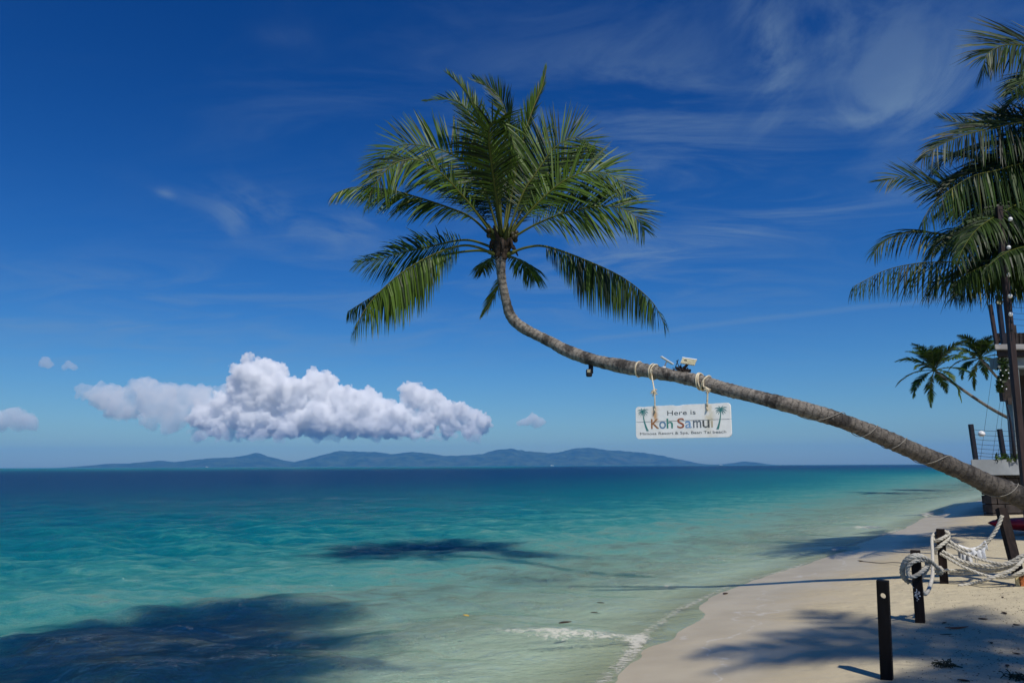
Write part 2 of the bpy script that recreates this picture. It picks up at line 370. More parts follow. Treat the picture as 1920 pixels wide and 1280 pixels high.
hh = t.math('ADD', t.math('ADD', t.math('MULTIPLY', n3, 1.0), t.math('MULTIPLY', t.maprange(t.noise(P, 3.4, 2, 0.5), 0.3, 0.55), 1.3)), t.math('ADD', t.math('MULTIPLY', n4, 0.35), t.math('MULTIPLY', n2, 0.12)))
hh = t.math('MULTIPLY', hh, t.math('SUBTRACT', 1.0, t.math('MULTIPLY', wet, 0.93)))
t.l.new(t.bump(hh, 0.38, 0.05), b.inputs['Normal'])
xs = axis_grid(-6, 12, 0.12, -13500, 13500, 1.09); ys = axis_grid(3, 20, 0.12, -400, 13500, 1.09)
me = grid_mesh('sand', xs, ys, sand_z, {'sea': seaward})
tag(link('sand', me, M['sand']), kind='structure')

# sea
waves = []
r_ = np.random.default_rng(5)
for i in range(84):
    lam = 0.26 * (3.6 / 0.26) ** r_.uniform(0, 1); th = -math.pi / 2 - 0.25 + r_.normal(0, 0.62); k = 2 * math.pi / lam
    waves.append((k * math.cos(th), k * math.sin(th), 0.0072 * lam ** 0.72, r_.uniform(0, 6.28), lam))
def spacing(v, arr): return np.interp(v, (arr[1:] + arr[:-1]) / 2, np.diff(arr))
wx = axis_grid(-9, 12, 0.075, -13400, 13400, 1.045); wy = axis_grid(5, 21, 0.075, -380, 13400, 1.045)
RID = []
for (px, py, ln, ht, ang, fo) in [(985, 1197, 1.25, .11, 0.03, .58), (1290, 1165, .7, .03, .75, .3), (700, 1150, 1.5, .05, -.1, 0), (1610, 993, 1.1, .12, .5, .62), (1575, 1030, .8, .07, .55, .6), (1720, 965, 2.2, .08, .62, .66)]:
    P_ = on_z(px, py, 0); RID.append((P_[0], P_[1], math.cos(ang), math.sin(ang), ln, ht, fo))
def breaker(x, y, s):
    hgt = 0 * x; foam = 0 * x
    for (x0, y0, ca, sa, ln, ht, fo) in RID:
        a = (x - x0) * ca + (y - y0) * sa; d = -(x - x0) * sa + (y - y0) * ca + .06 * np.sin(a * 2.3 + x0) + .10 * (a / ln) ** 2   # d > 0 is the seaward back
        env = np.exp(-np.abs(a / ln) ** 3); wf = .12 + .01 * y0
        hgt = hgt + ht * env * np.where(d < 0, np.exp(-(d / wf) ** 2), np.exp(-(d / (3.5 * wf)) ** 2))
        foam = foam + fo * np.exp(-np.abs((a - .25 * ln) / (.8 * ln)) ** 4) * (np.exp(-((d + .5 * wf) / (.38 * wf)) ** 2) * .75 + .32 * np.where(d < 0, np.exp(-(d / (4 * wf)) ** 2), 0))
    return hgt, foam
def sea_z(x, y):
    s = seaward(x, y); sp = np.maximum(spacing(x, wx), spacing(y, wy)); h = np.zeros_like(x)
    for kx, ky, a, ph, lam in waves:
        h += a * np.clip(lam / (3.2 * sp) - 0.4, 0, 1) * np.sin(kx * x + ky * y + ph + 0.5 * np.sin(0.31 * x + 0.4 * y + ph))
    gust = 0.8 + 0.5 * lump(x, y, 0.35, 9)
    h = h * gust; lim = np.clip(0.022 + 0.018 * s, 0.018, 0.13); h = lim * np.tanh(h / lim)
    h *= np.clip((s + 0.15) / 1.8, 0.12, 1)
    br, _f = breaker(x, y, s)
    z = h + br
    return np.where(s < -1.2, -0.6, np.where(s < 0.0, z + 0.35 * np.minimum(s + 0.25, 0), z))
def sea_depth(x, y): return np.maximum(-sand_z(x, y), 0)
def foam_f(x, y):
    s = seaward(x, y); _h, f1 = breaker(x, y, s)
    f2 = (0.62 + .42 * lump(x, y, 0.9, 55)) * np.exp(-((s - 0.06 - 0.1 * lump(x, y, 1.5, 21)) / 0.10) ** 2)
    f3 = 0.40 * np.exp(-((s - 0.65) / 0.5) ** 2) * (0.5 + 0.7 * lump(x, y, 1.0, 8)); f4 = 0.40 * (.6 + .9 * lump(x, y, 0.8, 77)) * np.exp(-((s - 0.85 - 0.28 * np.sin(.9 * y + 2) - .12 * lump(x, y, 1.8, 13)) / 0.07) ** 2) * np.exp(-((y - 11) / 9) ** 2)
    return np.clip(f1 + f2 + f3 + f4, 0, 1)
m, t, b = mat('sea_water'); M['water'] = m; out = t.n['Material Output']; t.n.remove(b)
P = t.new('ShaderNodeNewGeometry').outputs['Position']; s_ = t.attr('sea'); fo = t.attr('foam')
nb = t.noise(t.mapping(P, (0.020, 0.045, 1)), 1.0, 4, 0.55, 0.4); nm = t.noise(t.mapping(P, (0.16, 0.34, 1)), 1.0, 4, 0.6)
sx = t.new('ShaderNodeSeparateXYZ'); t.l.new(P, sx.inputs[0])
c1_ = t.noise(t.mapping(P, (0.8, 1.35, 1), (0, 0, 0.14)), 2.3, 5, 0.68, 0.5); c2_ = t.noise(t.mapping(P, (0.22, 0.48, 1), (0, 0, 0.08)), 1.3, 5, 0.68, 0.5)
chop = t.math('ADD', t.math('MULTIPLY', t.math('SUBTRACT', c1_, 0.5), 2.0), t.math('MULTIPLY', t.math('SUBTRACT', c2_, 0.5), 1.1))   # light and dark of the wavelets, put into the water's colour and clarity
thick = t.math('ADD', t.math('ADD', 0.62, chop), t.math('ADD', t.math('MULTIPLY', nb, 0.45), t.math('MULTIPLY', nm, 0.30)))
thick = t.math('SUBTRACT', thick, t.math('MULTIPLY', sx.outputs[2], 2.0))
ss = t.math('MULTIPLY', t.math('MULTIPLY', s_, t.maprange(sx.outputs[0], -12.0, 60.0, 1.0, 0.33)), t.math('MAXIMUM', thick, 0.15))
lg = t.math('LOGARITHM', t.math('ADD', t.math('MAXIMUM', ss, 0.0), 1.0), 10.0)      # 0 at the shore, 1 at 9 m, 2 at 99 m
bodyc = t.ramp(t.math('DIVIDE', lg, 4.0), [(0.0, (0.34, 0.43, 0.34)), (0.165, (0.20, 0.39, 0.325)), (0.20, (0.105, 0.315, 0.28)), (0.238, (0.032, 0.215, 0.21)), (0.285, (0.003, 0.135, 0.168)),
                  (0.35, (0.002, 0.094, 0.145)), (0.40, (0.002, 0.066, 0.130)), (0.46, (0.002, 0.044, 0.120)), (0.58, (0.002, 0.034, 0.108)), (0.66, (0.003, 0.06, 0.12)), (0.74, (0.003, 0.13, 0.165)), (1.0, (0.006, 0.14, 0.175))])
opac = t.math('SUBTRACT', 1.0, t.math('EXPONENT', t.math('MULTIPLY', t.math('POWER', t.math('MULTIPLY', ss, 0.27), 1.45), -1.0)))
w1 = t.noise(t.mapping(P, (0.8, 1.35, 1), (0, 0, 0.14)), 2.3, 5, 0.66, 0.5); w2 = t.noise(t.mapping(P, (0.7, 1.5, 1), (0, 0, -0.25)), 8.0, 4, 0.6, 0.4)
w3 = t.noise(t.mapping(P, (0.22, 0.48, 1), (0, 0, 0.08)), 1.3, 5, 0.62, 0.5)
hgt = t.math('ADD', t.math('MULTIPLY', w1, 0.16), t.math('ADD', t.math('MULTIPLY', w2, 0.065), t.math('MULTIPLY', w3, 0.35)))
calm = t.maprange(s_, 0.0, 3.0, 0.35, 1.0)
bp = t.bump(t.math('MULTIPLY', hgt, calm), 1.0, 1.7)
bp2 = t.bump(t.math('MULTIPLY', hgt, calm), 0.8, 1.0)
trn = t.new('ShaderNodeBsdfTransparent'); trn.inputs[0].default_value = (0.83, 0.965, 0.935, 1)
dif = t.new('ShaderNodeSubsurfaceScattering', falloff='BURLEY'); t.l.new(bodyc, dif.inputs['Color']); t.l.new(bp2, dif.inputs['Normal']); dif.inputs['Scale'].default_value = 2.4; dif.inputs['Radius'].default_value = (0.25, 0.55, 0.60)
m1 = t.new('ShaderNodeMixShader'); t.l.new(opac, m1.inputs[0]); t.l.new(trn.outputs[0], m1.inputs[1]); t.l.new(dif.outputs[0], m1.inputs[2])
gl = t.new('ShaderNodeBsdfGlossy'); gl.inputs['Roughness'].default_value = 0.06; t.l.new(bp, gl.inputs['Normal'])
fr = t.new('ShaderNodeFresnel'); fr.inputs[0].default_value = 1.333; t.l.new(bp, fr.inputs['Normal'])
m2 = t.new('ShaderNodeMixShader'); t.l.new(t.math('MULTIPLY', fr.outputs[0], 0.62), m2.inputs[0]); t.l.new(m1.outputs[0], m2.inputs[1]); t.l.new(gl.outputs[0], m2.inputs[2])
fd = t.new('ShaderNodeBsdfDiffuse'); fd.inputs[0].default_value = (0.56, 0.54, 0.46, 1)
fn = t.noise(t.mapping(P, (0.8, 1.2, 1)), 17, 6, 0.75, 0.6); fm = t.maprange(t.math('ADD', fn, t.math('MULTIPLY', fo, 0.52)), 0.76, 0.98, 0.0, 0.80)
fm = t.math('MULTIPLY', fm, t.maprange(fo, 0.02, 0.2))
m3 = t.new('ShaderNodeMixShader'); t.l.new(fm, m3.inputs[0]); t.l.new(m2.outputs[0], m3.inputs[1]); t.l.new(fd.outputs[0], m3.inputs[2])
t.l.new(m3.outputs[0], out.inputs[0])
me = grid_mesh('sea', wx, wy, sea_z, {'sea': seaward, 'foam': foam_f})
bm = bmesh.new(); bm.from_mesh(me)           # no water sheet far inland
bmesh.ops.delete(bm, geom=[v for v in bm.verts if v.co.z < -0.55], context='VERTS'); bm.to_mesh(me); bm.free()
tag(link('sea', me, M['water']), kind='structure')

# ------------------------------------------------------------------ far island and its air
HZ = 12000.0
RIDGES = [[(170, 876), (212, 868), (235, 867), (262, 871), (300, 862), (322, 866), (345, 865), (370, 860), (420, 857), (455, 855), (480, 847), (505, 856), (540, 864), (562, 870), (600, 876)],
          [(520, 876), (565, 866), (600, 853), (640, 843), (668, 845), (700, 845), (735, 850), (770, 845), (800, 848), (840, 853), (875, 852), (905, 849), (930, 842), (955, 839), (985, 844), (1030, 848), (1050, 846), (1075, 839), (1100, 837),
           (1140, 842), (1190, 846), (1235, 852), (1270, 860), (1310, 868), (1345, 872)],
          [(1290, 874), (1340, 870), (1370, 868), (1395, 864), (1410, 867), (1433, 871)]]
m, t, b = mat('forested_hill'); M['hill'] = m
P = t.new('ShaderNodeNewGeometry').outputs['Position']; n = t.noise(P, 0.006, 8, 0.65); n2 = t.noise(P, 0.0018, 4, 0.5)
c = t.mix(t.maprange(n, 0.35, 0.65), (0.010, 0.034, 0.014, 1), (0.060, 0.095, 0.036, 1)); c = t.mix(t.maprange(n2, 0.58, 0.7, 0, 0.5), c, (0.09, 0.09, 0.06, 1))
t.l.new(c, b.inputs['Base Color']); b.inputs['Roughness'].default_value = 0.95; t.l.new(t.bump(n, 1.0, 60), b.inputs['Normal'])
isl = empty('island', at(800, 873, HZ) * (1, 1, 0), 'long low forested island with blue hazy hills on the horizon', 'island')
isl['kind'] = 'structure'
for ri, R_ in enumerate(RIDGES):
    Yc = HZ + (-500, 0, 500)[ri]; R_ = np.array(R_, float)
    px_ = np.arange(R_[0, 0], R_[-1, 0] + 0.1, 2.5); py_ = np.interp(px_, R_[:, 0], R_[:, 1])
    V = []; nd = 22; tops = np.array([at(a, b_, Yc) for a, b_ in zip(px_, py_)])
    hz = np.maximum(tops[:, 2] + 14 * RNG.normal(0, 0.35, len(px_)), -5)
    ker = np.ones(3) / 3; hz = np.convolve(np.pad(hz, 1, 'edge'), ker, 'valid')
    dd = np.linspace(-1, 1, nd)
    X = tops[:, 0][:, None] + 0 * dd[None]; Yy = Yc + dd[None] * 1250 + 0 * X
    prof = (1 - np.abs(dd) ** 1.25)
    rough = lump(X, Yy, 0.011, 31 + ri) * 0.30 + lump(X, Yy, 0.004, 41 + ri) * 0.5
    Z = hz[:, None] * np.clip(prof[None] * (1 + rough * (1 - prof[None]) * 2.2), -0.1, 1) - 6
    V = np.stack([X, Yy, Z], -1).reshape(-1, 3); nx = nd; ny = len(px_)
    fc = [(i * nx + j, (i + 1) * nx + j, (i + 1) * nx + j + 1, i * nx + j + 1) for i in range(ny - 1) for j in range(nx - 1)]
    MB().add(V, fc).build('hill', M['hill'], isl, True)
# air: pale haze round everything on the ground
hb = MB().box((0, 6700, 171), (28600, 15200, 358)); hz_o = hb.build('haze', [], None)
m = bpy.data.materials.new('air'); m.use_nodes = True; M['air'] = m; t = NT(m.node_tree); t.n.remove(t.n['Principled BSDF'])
pv = t.new('ShaderNodeVolumePrincipled'); pv.inputs['Color'].default_value = (0.11, 0.47, 1.0, 1); pv.inputs['Density'].default_value = 5.6e-5
pv.inputs['Anisotropy'].default_value = 0.0
t.l.new(pv.outputs[0], t.n['Material Output'].inputs['Volume']); hz_o.data.materials.append(m); tag(hz_o, kind='stuff')

# ------------------------------------------------------------------ cumulus clouds (real volumes beyond the haze)
CY = 26000.0
def cloud_mat(name, dens):
    m = bpy.data.materials.new(name); m.use_nodes = True; t = NT(m.node_tree); t.n.remove(t.n['Principled BSDF'])
    v = t.new('ShaderNodeVolumeScatter'); v.inputs['Color'].default_value = (1, 1, 1, 1); v.inputs['Density'].default_value = dens; v.inputs['Anisotropy'].default_value = -0.22
    t.l.new(v.outputs[0], t.n['Material Output'].inputs['Volume']); return m
def cloud(name, balls, dens, voxel, disp, label, seed, fuzz=7, base=824):
    """balls: (px, py, radius px, depth offset px); each gets a crust of smaller billows"""
    r = np.random.default_rng(seed); sc = CY / F; bm = bmesh.new(); allb = []
    for (x, y, rad, dz) in balls:
        c0 = at(x, y, CY + dz * sc); allb.append((c0, rad * sc))
        for _ in range(fuzz):
            d = unit(r.normal(0, 1, 3) * (1, 1, 0.8) + (0, -0.3, 0.35)); rr = rad * r.uniform(0.28, 0.5)
            allb.append((c0 + d * rad * sc * r.uniform(0.75, 1.0), rr * sc))
            for _ in range(2):
                d2 = unit(d + r.normal(0, 0.7, 3)); allb.append((c0 + d * rad * sc * 0.9 + d2 * rr * sc * 0.9, rr * sc * r.uniform(0.35, 0.55)))
    for c0, rad in allb:
        bmesh.ops.create_icosphere(bm, subdivisions=2, radius=rad, matrix=Matrix.Translation(Vector(c0)))
    zf = at(900, base, CY)[2]
    for v in bm.verts:
        if v.co.z < zf: v.co.z = zf + (v.co.z - zf) * 0.12
    me = bpy.data.meshes.new(name); bm.to_mesh(me); bm.free()
    o = link(name, me, cloud_mat(name + '_vapour', dens), None, True)
    for k, (size, st) in enumerate(disp):
        if k < 3: rm = o.modifiers.new('remesh', 'REMESH'); rm.mode = 'VOXEL'; rm.voxel_size = voxel
        tx = bpy.data.textures.new(name + '_billow_%d' % k, 'CLOUDS'); tx.noise_scale = size; tx.noise_depth = 1 if st < 0 else 3
        if st < 0: tx.noise_basis = 'VORONOI_F1'
        dm = o.modifiers.new('billow', 'DISPLACE'); dm.texture = tx; dm.strength = st; dm.mid_level = 0.5; dm.texture_coords = 'GLOBAL'
    return tag(o, label, 'cloud')
core = [(470, 712, 26, 0), (500, 715, 28, 4), (525, 712, 22, 2), (445, 720, 22, 8), (540, 728, 22, 0), (465, 694, 23, 0), (500, 696, 26, 4), (525, 696, 18, 0), (440, 690, 12, -5), (455, 700, 20, -10), (590, 715, 22, 0), (605, 735, 30, 6), (570, 730, 26, 0), (545, 745, 34, -8), (510, 745, 38, 10), (470, 745, 36, 14),
        (635, 748, 30, 0), (665, 754, 27, -4), (690, 764, 28, -6), (718, 772, 26, 0), (742, 780, 28, -4), (700, 785, 26, 4), (770, 742, 22, 8), (790, 748, 24, 6), (815, 748, 18, 4), (830, 770, 26, 6), (862, 772, 20, 2), (890, 784, 18, 0), (908, 792, 15, 0), (800, 785, 24, 4),
        (850, 792, 18, 2), (765, 795, 22, -8), (725, 800, 20, -12), (690, 798, 24, -12), (650, 790, 30, -10), (600, 785, 36, -8), (550, 790, 34, 0), (500, 795, 28, 6), (450, 780, 30, 10), (420, 760, 24, 14), (640, 812, 12, -12), (580, 814, 12, -6), (520, 812, 14, 0), (760, 806, 16, -4), (800, 804, 16, 0), (840, 805, 15, 2), (880, 802, 14, 2), (905, 800, 11, 4), (700, 812, 14, -6), (460, 808, 18, 4), (405, 800, 22, 12), (380, 780, 26, 18)]
cloud('cumulus_cloud', core, 0.0072, 34, [(1300, 300), (380, -230), (190, -170), (95, -75)], 'tall bright white cumulus bank above the left half of the island', 3, base=819)
thin = [(160, 735, 16, 20), (185, 745, 24, 20), (215, 738, 22, 24), (250, 735, 20, 20), (280, 740, 24, 22), (310, 745, 24, 20), (345, 742, 22, 20), (380, 750, 26, 24), (230, 765, 26, 16), (290, 770, 26, 16), (340, 775, 24, 16),
        (390, 785, 26, 18), (200, 765, 16, 20), (320, 800, 18, 12), (370, 812, 16, 12), (280, 795, 14, 12), (430, 808, 20, 14), (420, 735, 16, 24), (320, 722, 9, 20), (270, 722, 8, 20)] + [(380 + 36 * k, 817 + 3 * math.sin(k * 1.7), 13 + 3 * math.sin(k * 2.3), -20) for k in range(15)]
cloud('cumulus_cloud', thin, 0.0021, 55, [(800, 560), (300, -330), (150, 190)], 'thin greyish ragged cloud trailing off left of the bright cumulus', 5)
cloud('cumulus_cloud', [(985, 790, 9, 0), (1000, 786, 11, 0), (1015, 790, 9, 0), (972, 794, 6, 0), (1005, 796, 8, 0)], 0.0036, 50, [(220, 170), (90, 70)], 'small lone puff of cloud right of the big cumulus', 6)
cloud('cumulus_cloud', [(85, 675, 9, 0), (93, 684, 8, 0), (80, 683, 7, 0)], 0.0024, 45, [(220, 160), (90, 60)], 'small wispy cloud puff high at the far left, left one of two', 8)
cloud('cumulus_cloud', [(128, 684, 8, 0), (138, 688, 8, 0), (120, 688, 6, 0)], 0.0020, 45, [(220, 160), (90, 60)], 'small wispy cloud puff high at the far left, right one of two', 10)
cloud('cumulus_cloud', [(10, 785, 18, 0), (36, 789, 20, 0), (58, 794, 16, 0), (-16, 790, 22, 0), (22, 776, 16, 0)], 0.0020, 60, [(300, 260), (110, 90)], 'low faint cloud over the sea at the left edge', 9)
cloud('cumulus_cloud', [(1381, 834, 8, 0), (1391, 833, 9, 0), (1401, 835, 7, 0)], 0.0012, 36, [(160, 60), (70, 30)], 'tiny cloud scrap low under the hanging sign', 12)

# ------------------------------------------------------------------ palms
def frond(parent, pts, roll=0.0, droop=0.35, n=84, leaf=0.62, width=0.030, start=0.2, mats=None, centre=None, stem=0.024, tip=0.0, ragged=0.12, fold=0.25, plume=1.0, name='frond'):
    n = int(n * 1.6); leaf = leaf * 1.22; width = width * 1.08; droop = droop * (0.72 if droop < 1.05 else 1)
    P = resample(pts, n=n + 1); T = np.gradient(P, axis=0); T /= np.linalg.norm(T, axis=1)[:, None]
    cen = np.asarray(P[0] if centre is None else centre, float)
    Lr = np.linalg.norm(np.diff(P, axis=0), axis=1).sum(); u = np.linspace(0, 1, n + 1)
    up = np.array([0, 0, 1.0]) + 0 * P; hor = cen - P; hor[:, 2] = 0; hor /= np.linalg.norm(hor, axis=1)[:, None] + 0.3
    N = up + 0.55 * hor; N -= T * (N * T).sum(1)[:, None]; N /= np.linalg.norm(N, axis=1)[:, None] + 1e-9
    S = np.cross(T, N)
    rl = np.broadcast_to(np.asarray(roll, float), (n + 1,)) if np.ndim(roll) == 0 else np.interp(u, np.linspace(0, 1, len(roll)), roll)
    cr, sr = np.cos(rl)[:, None], np.sin(rl)[:, None]; S, N = S * cr + N * sr, N * cr - S * sr
    mb = MB(); mb.tube(P, stem * (1 - 0.86 * u) * np.where(u < 0.05, 1.6, 1), 6, 0, t=0.35 + 0.5 * u + RNG.uniform(-.1, .1))
    rc = mb.build(name, M['rachis'], parent, True)
    i0 = int(start * n); idx = np.arange(i0, n + 1); V = []; A = []; Fc = []; cnt = 0
    secs = np.array([0.0, 0.28, 0.62, 1.0]); wid = np.array([0.55, 1.0, 0.78, 0.06])
    for side in (-1, 1):
        ii = idx; uu = (ii / n - start) / (1 - start); m_ = len(ii)
        base = P[ii] + T[ii] * RNG.uniform(-.4, .4, m_)[:, None] * Lr / n
        Ln = leaf * np.clip(0.30 + 2.6 * uu, 0, 1) * (1 - 0.70 * np.clip((uu - 0.40) / 0.60, 0, 1) ** 1.5) * RNG.uniform(0.86, 1.08, m_)
        Ln = np.where(RNG.uniform(0, 1, m_) < ragged * 0.25, Ln * RNG.uniform(0.2, 0.7, m_), Ln)
        sw = np.radians(28 + 38 * uu ** 1.3 + RNG.normal(0, 5, m_)); lift = fold + RNG.normal(0, 0.07, m_)
        D = (S[ii] * side * np.cos(sw)[:, None] + T[ii] * np.sin(sw)[:, None] * plume + N[ii] * lift[:, None])
        D /= np.linalg.norm(D, axis=1)[:, None]
        g = droop * RNG.uniform(0.75, 1.25, m_) * (0.7 + 0.5 * uu)
        Wd = T[ii] - D * (T[ii] * D).sum(1)[:, None]; Wd /= np.linalg.norm(Wd, axis=1)[:, None] + 1e-9
        tw = RNG.normal(0, 0.35, m_); Nn = np.cross(D, Wd); Wd = Wd * np.cos(tw)[:, None] + Nn * np.sin(tw)[:, None]
        rnd = np.clip(0.25 + RNG.normal(0, 0.22, m_) + tip * uu ** 2, 0, 1); sect = []; pos = base.copy(); prev = 0; dcur = D.copy()
        for k, (sk, wk) in enumerate(zip(secs, wid)):
            if k:
                dcur = dcur + np.array([0, 0, -1.0]) * (g * (sk - prev) * 1.9)[:, None]; dcur /= np.linalg.norm(dcur, axis=1)[:, None]
                pos = pos + dcur * (Ln * (sk - prev))[:, None]
            prev = sk; ww = (width * wk * 0.5 * np.clip(Ln / leaf, 0.45, 1))[:, None]
            sect += [pos - Wd * ww, pos + Wd * ww]
            A += [np.clip(rnd + (0.35 + tip) * max(0, sk - 0.8) * 2, 0, 1)] * 2
        V.append(np.stack(sect, 1).reshape(-1, 3)); A[-8:] = [np.stack(A[-8:], 1).ravel()]
        for j in range(m_):
            o = cnt + j * 8
            Fc += [(o, o + 1, o + 3, o + 2), (o + 2, o + 3, o + 5, o + 4), (o + 4, o + 5, o + 7, o + 6)]
        cnt += m_ * 8
    lb = MB().add(np.concatenate(V), Fc, 0, np.concatenate(A)).build('leaflets', mats or M['leaf'], rc, False)
    tag(lb, kind='stuff'); return rc

def path_px(pts):                           # [(px, py, Y)]
    return np.array([at(*p_) for p_ in pts])
def spread_depth(pix, Y0, Y1, bow=0.0):     # pixel polyline with depth running Y0 -> Y1
    p_ = np.array(pix, float); L = np.concatenate([[0], np.cumsum(np.linalg.norm(np.diff(p_, axis=0), axis=1))]); u = L / L[-1]
    Y = Y0 + (Y1 - Y0) * u + bow * np.sin(u * math.pi)
    return np.array([at(a, b_, c_) for (a, b_), c_ in zip(p_, Y)])

# the leaning palm that carries the sign
TR = [(2130, 1060, 10.55, 54), (2060, 1010, 10.52, 48), (1990, 968, 10.5, 43), (1920, 934, 10.5, 39), (1850, 905, 10.45, 35), (1800, 881, 10.4, 32), (1720, 848, 10.3, 31), (1640, 813, 10.25, 30), (1570, 786, 10.2, 29), (1500, 765, 10.25, 28),
      (1450, 752, 10.35, 27), (1404, 740, 10.55, 26.5), (1358, 729, 10.8, 26), (1312, 715, 11.05, 25.5), (1266, 705, 11.3, 25), (1220, 696, 11.6, 25), (1170, 687, 11.9, 24.5), (1106, 673, 12.3, 23), (1060, 656, 12.55, 21),
      (1040, 645, 12.65, 20), (1010, 630, 12.75, 19.5), (985, 617, 12.8, 19.5), (967, 604, 12.85, 19.5), (956, 589, 12.85, 19), (949, 565, 12.8, 18), (942, 531, 12.75, 18), (939, 500, 12.7, 20), (939, 470, 12.7, 26), (941, 448, 12.68, 22)]
tp = [np.append(at(x, y, Y), 0.5 * wd * Y / F) for x, y, Y, wd in TR]
bx, by = tp[0][0] + 0.9, tp[0][1]; tp = [np.array([bx + 0.75, by, float(sand_z(bx, by)) - 0.1, 0.32]), np.array([bx + 0.2, by, tp[0][2] - 0.28, 0.24])] + tp
TRUNK = resample(np.array(tp), 0.035); tl = np.concatenate([[0], np.cumsum(np.linalg.norm(np.diff(TRUNK[:, :3], axis=0), axis=1))])
tk = np.convolve(RNG.normal(0, 1, len(tl) + 14), np.ones(15) / 15, 'valid')
palm = empty('coconut_palm', (tp[0][0], tp[0][1], tp[0][2]), 'nearest coconut palm leaning far over the water with the white sign hanging from its trunk', 'palm tree')
rad = TRUNK[:, 3] * (1 + 0.13 * tk + 0.05 * np.sin(tl * 3.1) * np.sin(tl * 1.3) + 0.035 * ((tl * 11 + tk) % 1))
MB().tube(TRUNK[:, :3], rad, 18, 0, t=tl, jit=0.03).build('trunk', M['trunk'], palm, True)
CT = at(941, 448, 12.7)
MB().tube(TRUNK[-12:, :3], rad[-12:] * np.linspace(1.0, 1.32, 12), 16, 0, t=tl[-12:], jit=0.10).build('fibre_sheath', M['husk'], palm, True)
def fr(pix, Y1, bow=0, **k):
    k.setdefault('centre', CT + (0, 0, 0.2)); return frond(palm, spread_depth(pix, 12.68, Y1, bow), **k)
# behind the crown first, then the outline, then the front
fr([(944, 450), (960, 380), (985, 310), (1010, 260), (1035, 240)], 14.4, roll=-0.6, leaf=0.6)
fr([(936, 452), (905, 410), (868, 370), (830, 345), (790, 345), (760, 365)], 14.0, roll=0.4, leaf=0.58)
fr([(946, 452), (975, 415), (1010, 385), (1050, 372), (1090, 375), (1120, 395)], 14.0, roll=-0.4, leaf=0.56)
fr([(944, 450), (950, 390), (962, 330), (985, 290), (1012, 280)], 14.0, roll=-0.4, leaf=0.55)
fr([(938, 450), (922, 395), (898, 345), (868, 325), (840, 330)], 13.9, roll=0.5, leaf=0.55)
# left side
fr([(932, 455), (885, 409), (840, 389), (780, 369), (726, 355), (665, 351), (627, 363)], 12.1, roll=0.5, droop=0.5, leaf=0.66, tip=0.35, fold=-.25)
fr([(932, 452), (888, 392), (859, 358), (827, 325), (793, 303), (763, 300), (732, 312), (702, 348), (690, 380)], 11.6, 0, roll=1.0, droop=0.45, leaf=0.70, fold=0.0, plume=.75)
fr([(936, 448), (912, 365), (878, 310), (834, 284), (782, 272), (742, 276), (708, 302), (697, 330)], 12.9, roll=1.2, droop=0.12, leaf=0.80, fold=0.05, plume=.75)
# top
fr([(940, 448), (932, 340), (908, 250), (886, 196), (866, 164), (842, 141)], 12.3, 0, roll=0.9, droop=0.05, leaf=0.46, stem=0.045, tip=0.3, plume=1.3)
fr([(940, 448), (918, 330), (898, 262), (880, 213), (858, 190), (826, 186), (800, 190)], 13.2, roll=0.8, droop=0.2, leaf=0.42)
fr([(943, 448), (957, 330), (956, 258), (946, 204), (926, 170), (890, 150)], 13.3, roll=0.9, droop=-0.05, leaf=0.52, plume=1.4)
fr([(945, 446), (966, 330), (984, 250), (1003, 195), (1017, 162), (1024, 130)], 13.0, roll=1.0, droop=0.0, leaf=0.42, plume=2.2)
# right side
fr([(948, 450), (980, 364), (1005, 325), (1032, 286), (1054, 267), (1079, 258), (1100, 265), (1116, 286)], 12.8, roll=-1.3, droop=0.05, leaf=0.86, fold=0.05, plume=.7)
fr([(948, 450), (1005, 350), (1056, 302), (1086, 294), (1112, 300), (1135, 320)], 13.7, roll=-0.9, droop=-0.1, leaf=0.5, tip=0.4)
fr([(950, 450), (994, 396), (1040, 352), (1074, 331), (1106, 322), (1140, 327), (1164, 342), (1180, 366)], 12.3, roll=-1.1, droop=0.25, leaf=0.78, fold=0.05, plume=.75)
fr([(950, 453), (1000, 423), (1053, 401), (1093, 391), (1146, 387), (1186, 402), (1208, 430)], 12.0, roll=-1.05, droop=0.32, leaf=0.78, fold=0.05, plume=.75)
# hanging old fronds
fr([(950, 478), (987, 464), (1027, 463), (1103, 490), (1170, 522), (1222, 565), (1245, 606)], 12.3, 0, roll=-0.2, droop=1.6, leaf=0.70, tip=0.2, start=0.22, ragged=1.0, fold=-1.0, plume=.6)
fr([(930, 466), (873, 450), (803, 463), (753, 474), (712, 486), (672, 492)], 13.6, roll=1.1, droop=0.35, leaf=0.66, start=0.25, fold=0.0, plume=.8)
fr([(930, 478), (893, 463), (862, 461), (820, 474), (770, 500), (728, 532), (690, 572), (664, 618)], 12.0, roll=0.1, droop=1.6, leaf=0.76, tip=0.3, start=0.22, ragged=1.0, fold=-1.0, plume=.6)
fr([(930, 474), (890, 470), (830, 480), (770, 508), (715, 545), (652, 584)], 13.2, roll=0.3, droop=1.1, leaf=0.6, start=0.3, tip=0.1, ragged=1.0, fold=-.7)
fr([(952, 480), (970, 486), (990, 502), (1002, 524)], 13.5, roll=-0.4, droop=0.9, leaf=0.48, n=46, tip=0.4, start=0.1)
fr([(940, 482), (938, 520), (926, 556), (907, 588)], 13.4, roll=0.5, droop=0.5, leaf=0.36, n=40, tip=0.5, start=0.3)
fr([(934, 480), (922, 484), (910, 494), (905, 510)], 13.4, roll=0.5, droop=0.8, leaf=0.34, n=30, start=0.2)
# the front frond arching towards the viewer
fr([(941, 448), (930, 370), (920, 300), (916, 256), (922, 232), (938, 230), (955, 250), (966, 282)], 10.9, 0, roll=-0.35, droop=0.45, leaf=0.62, tip=0.15, n=96, stem=0.032)
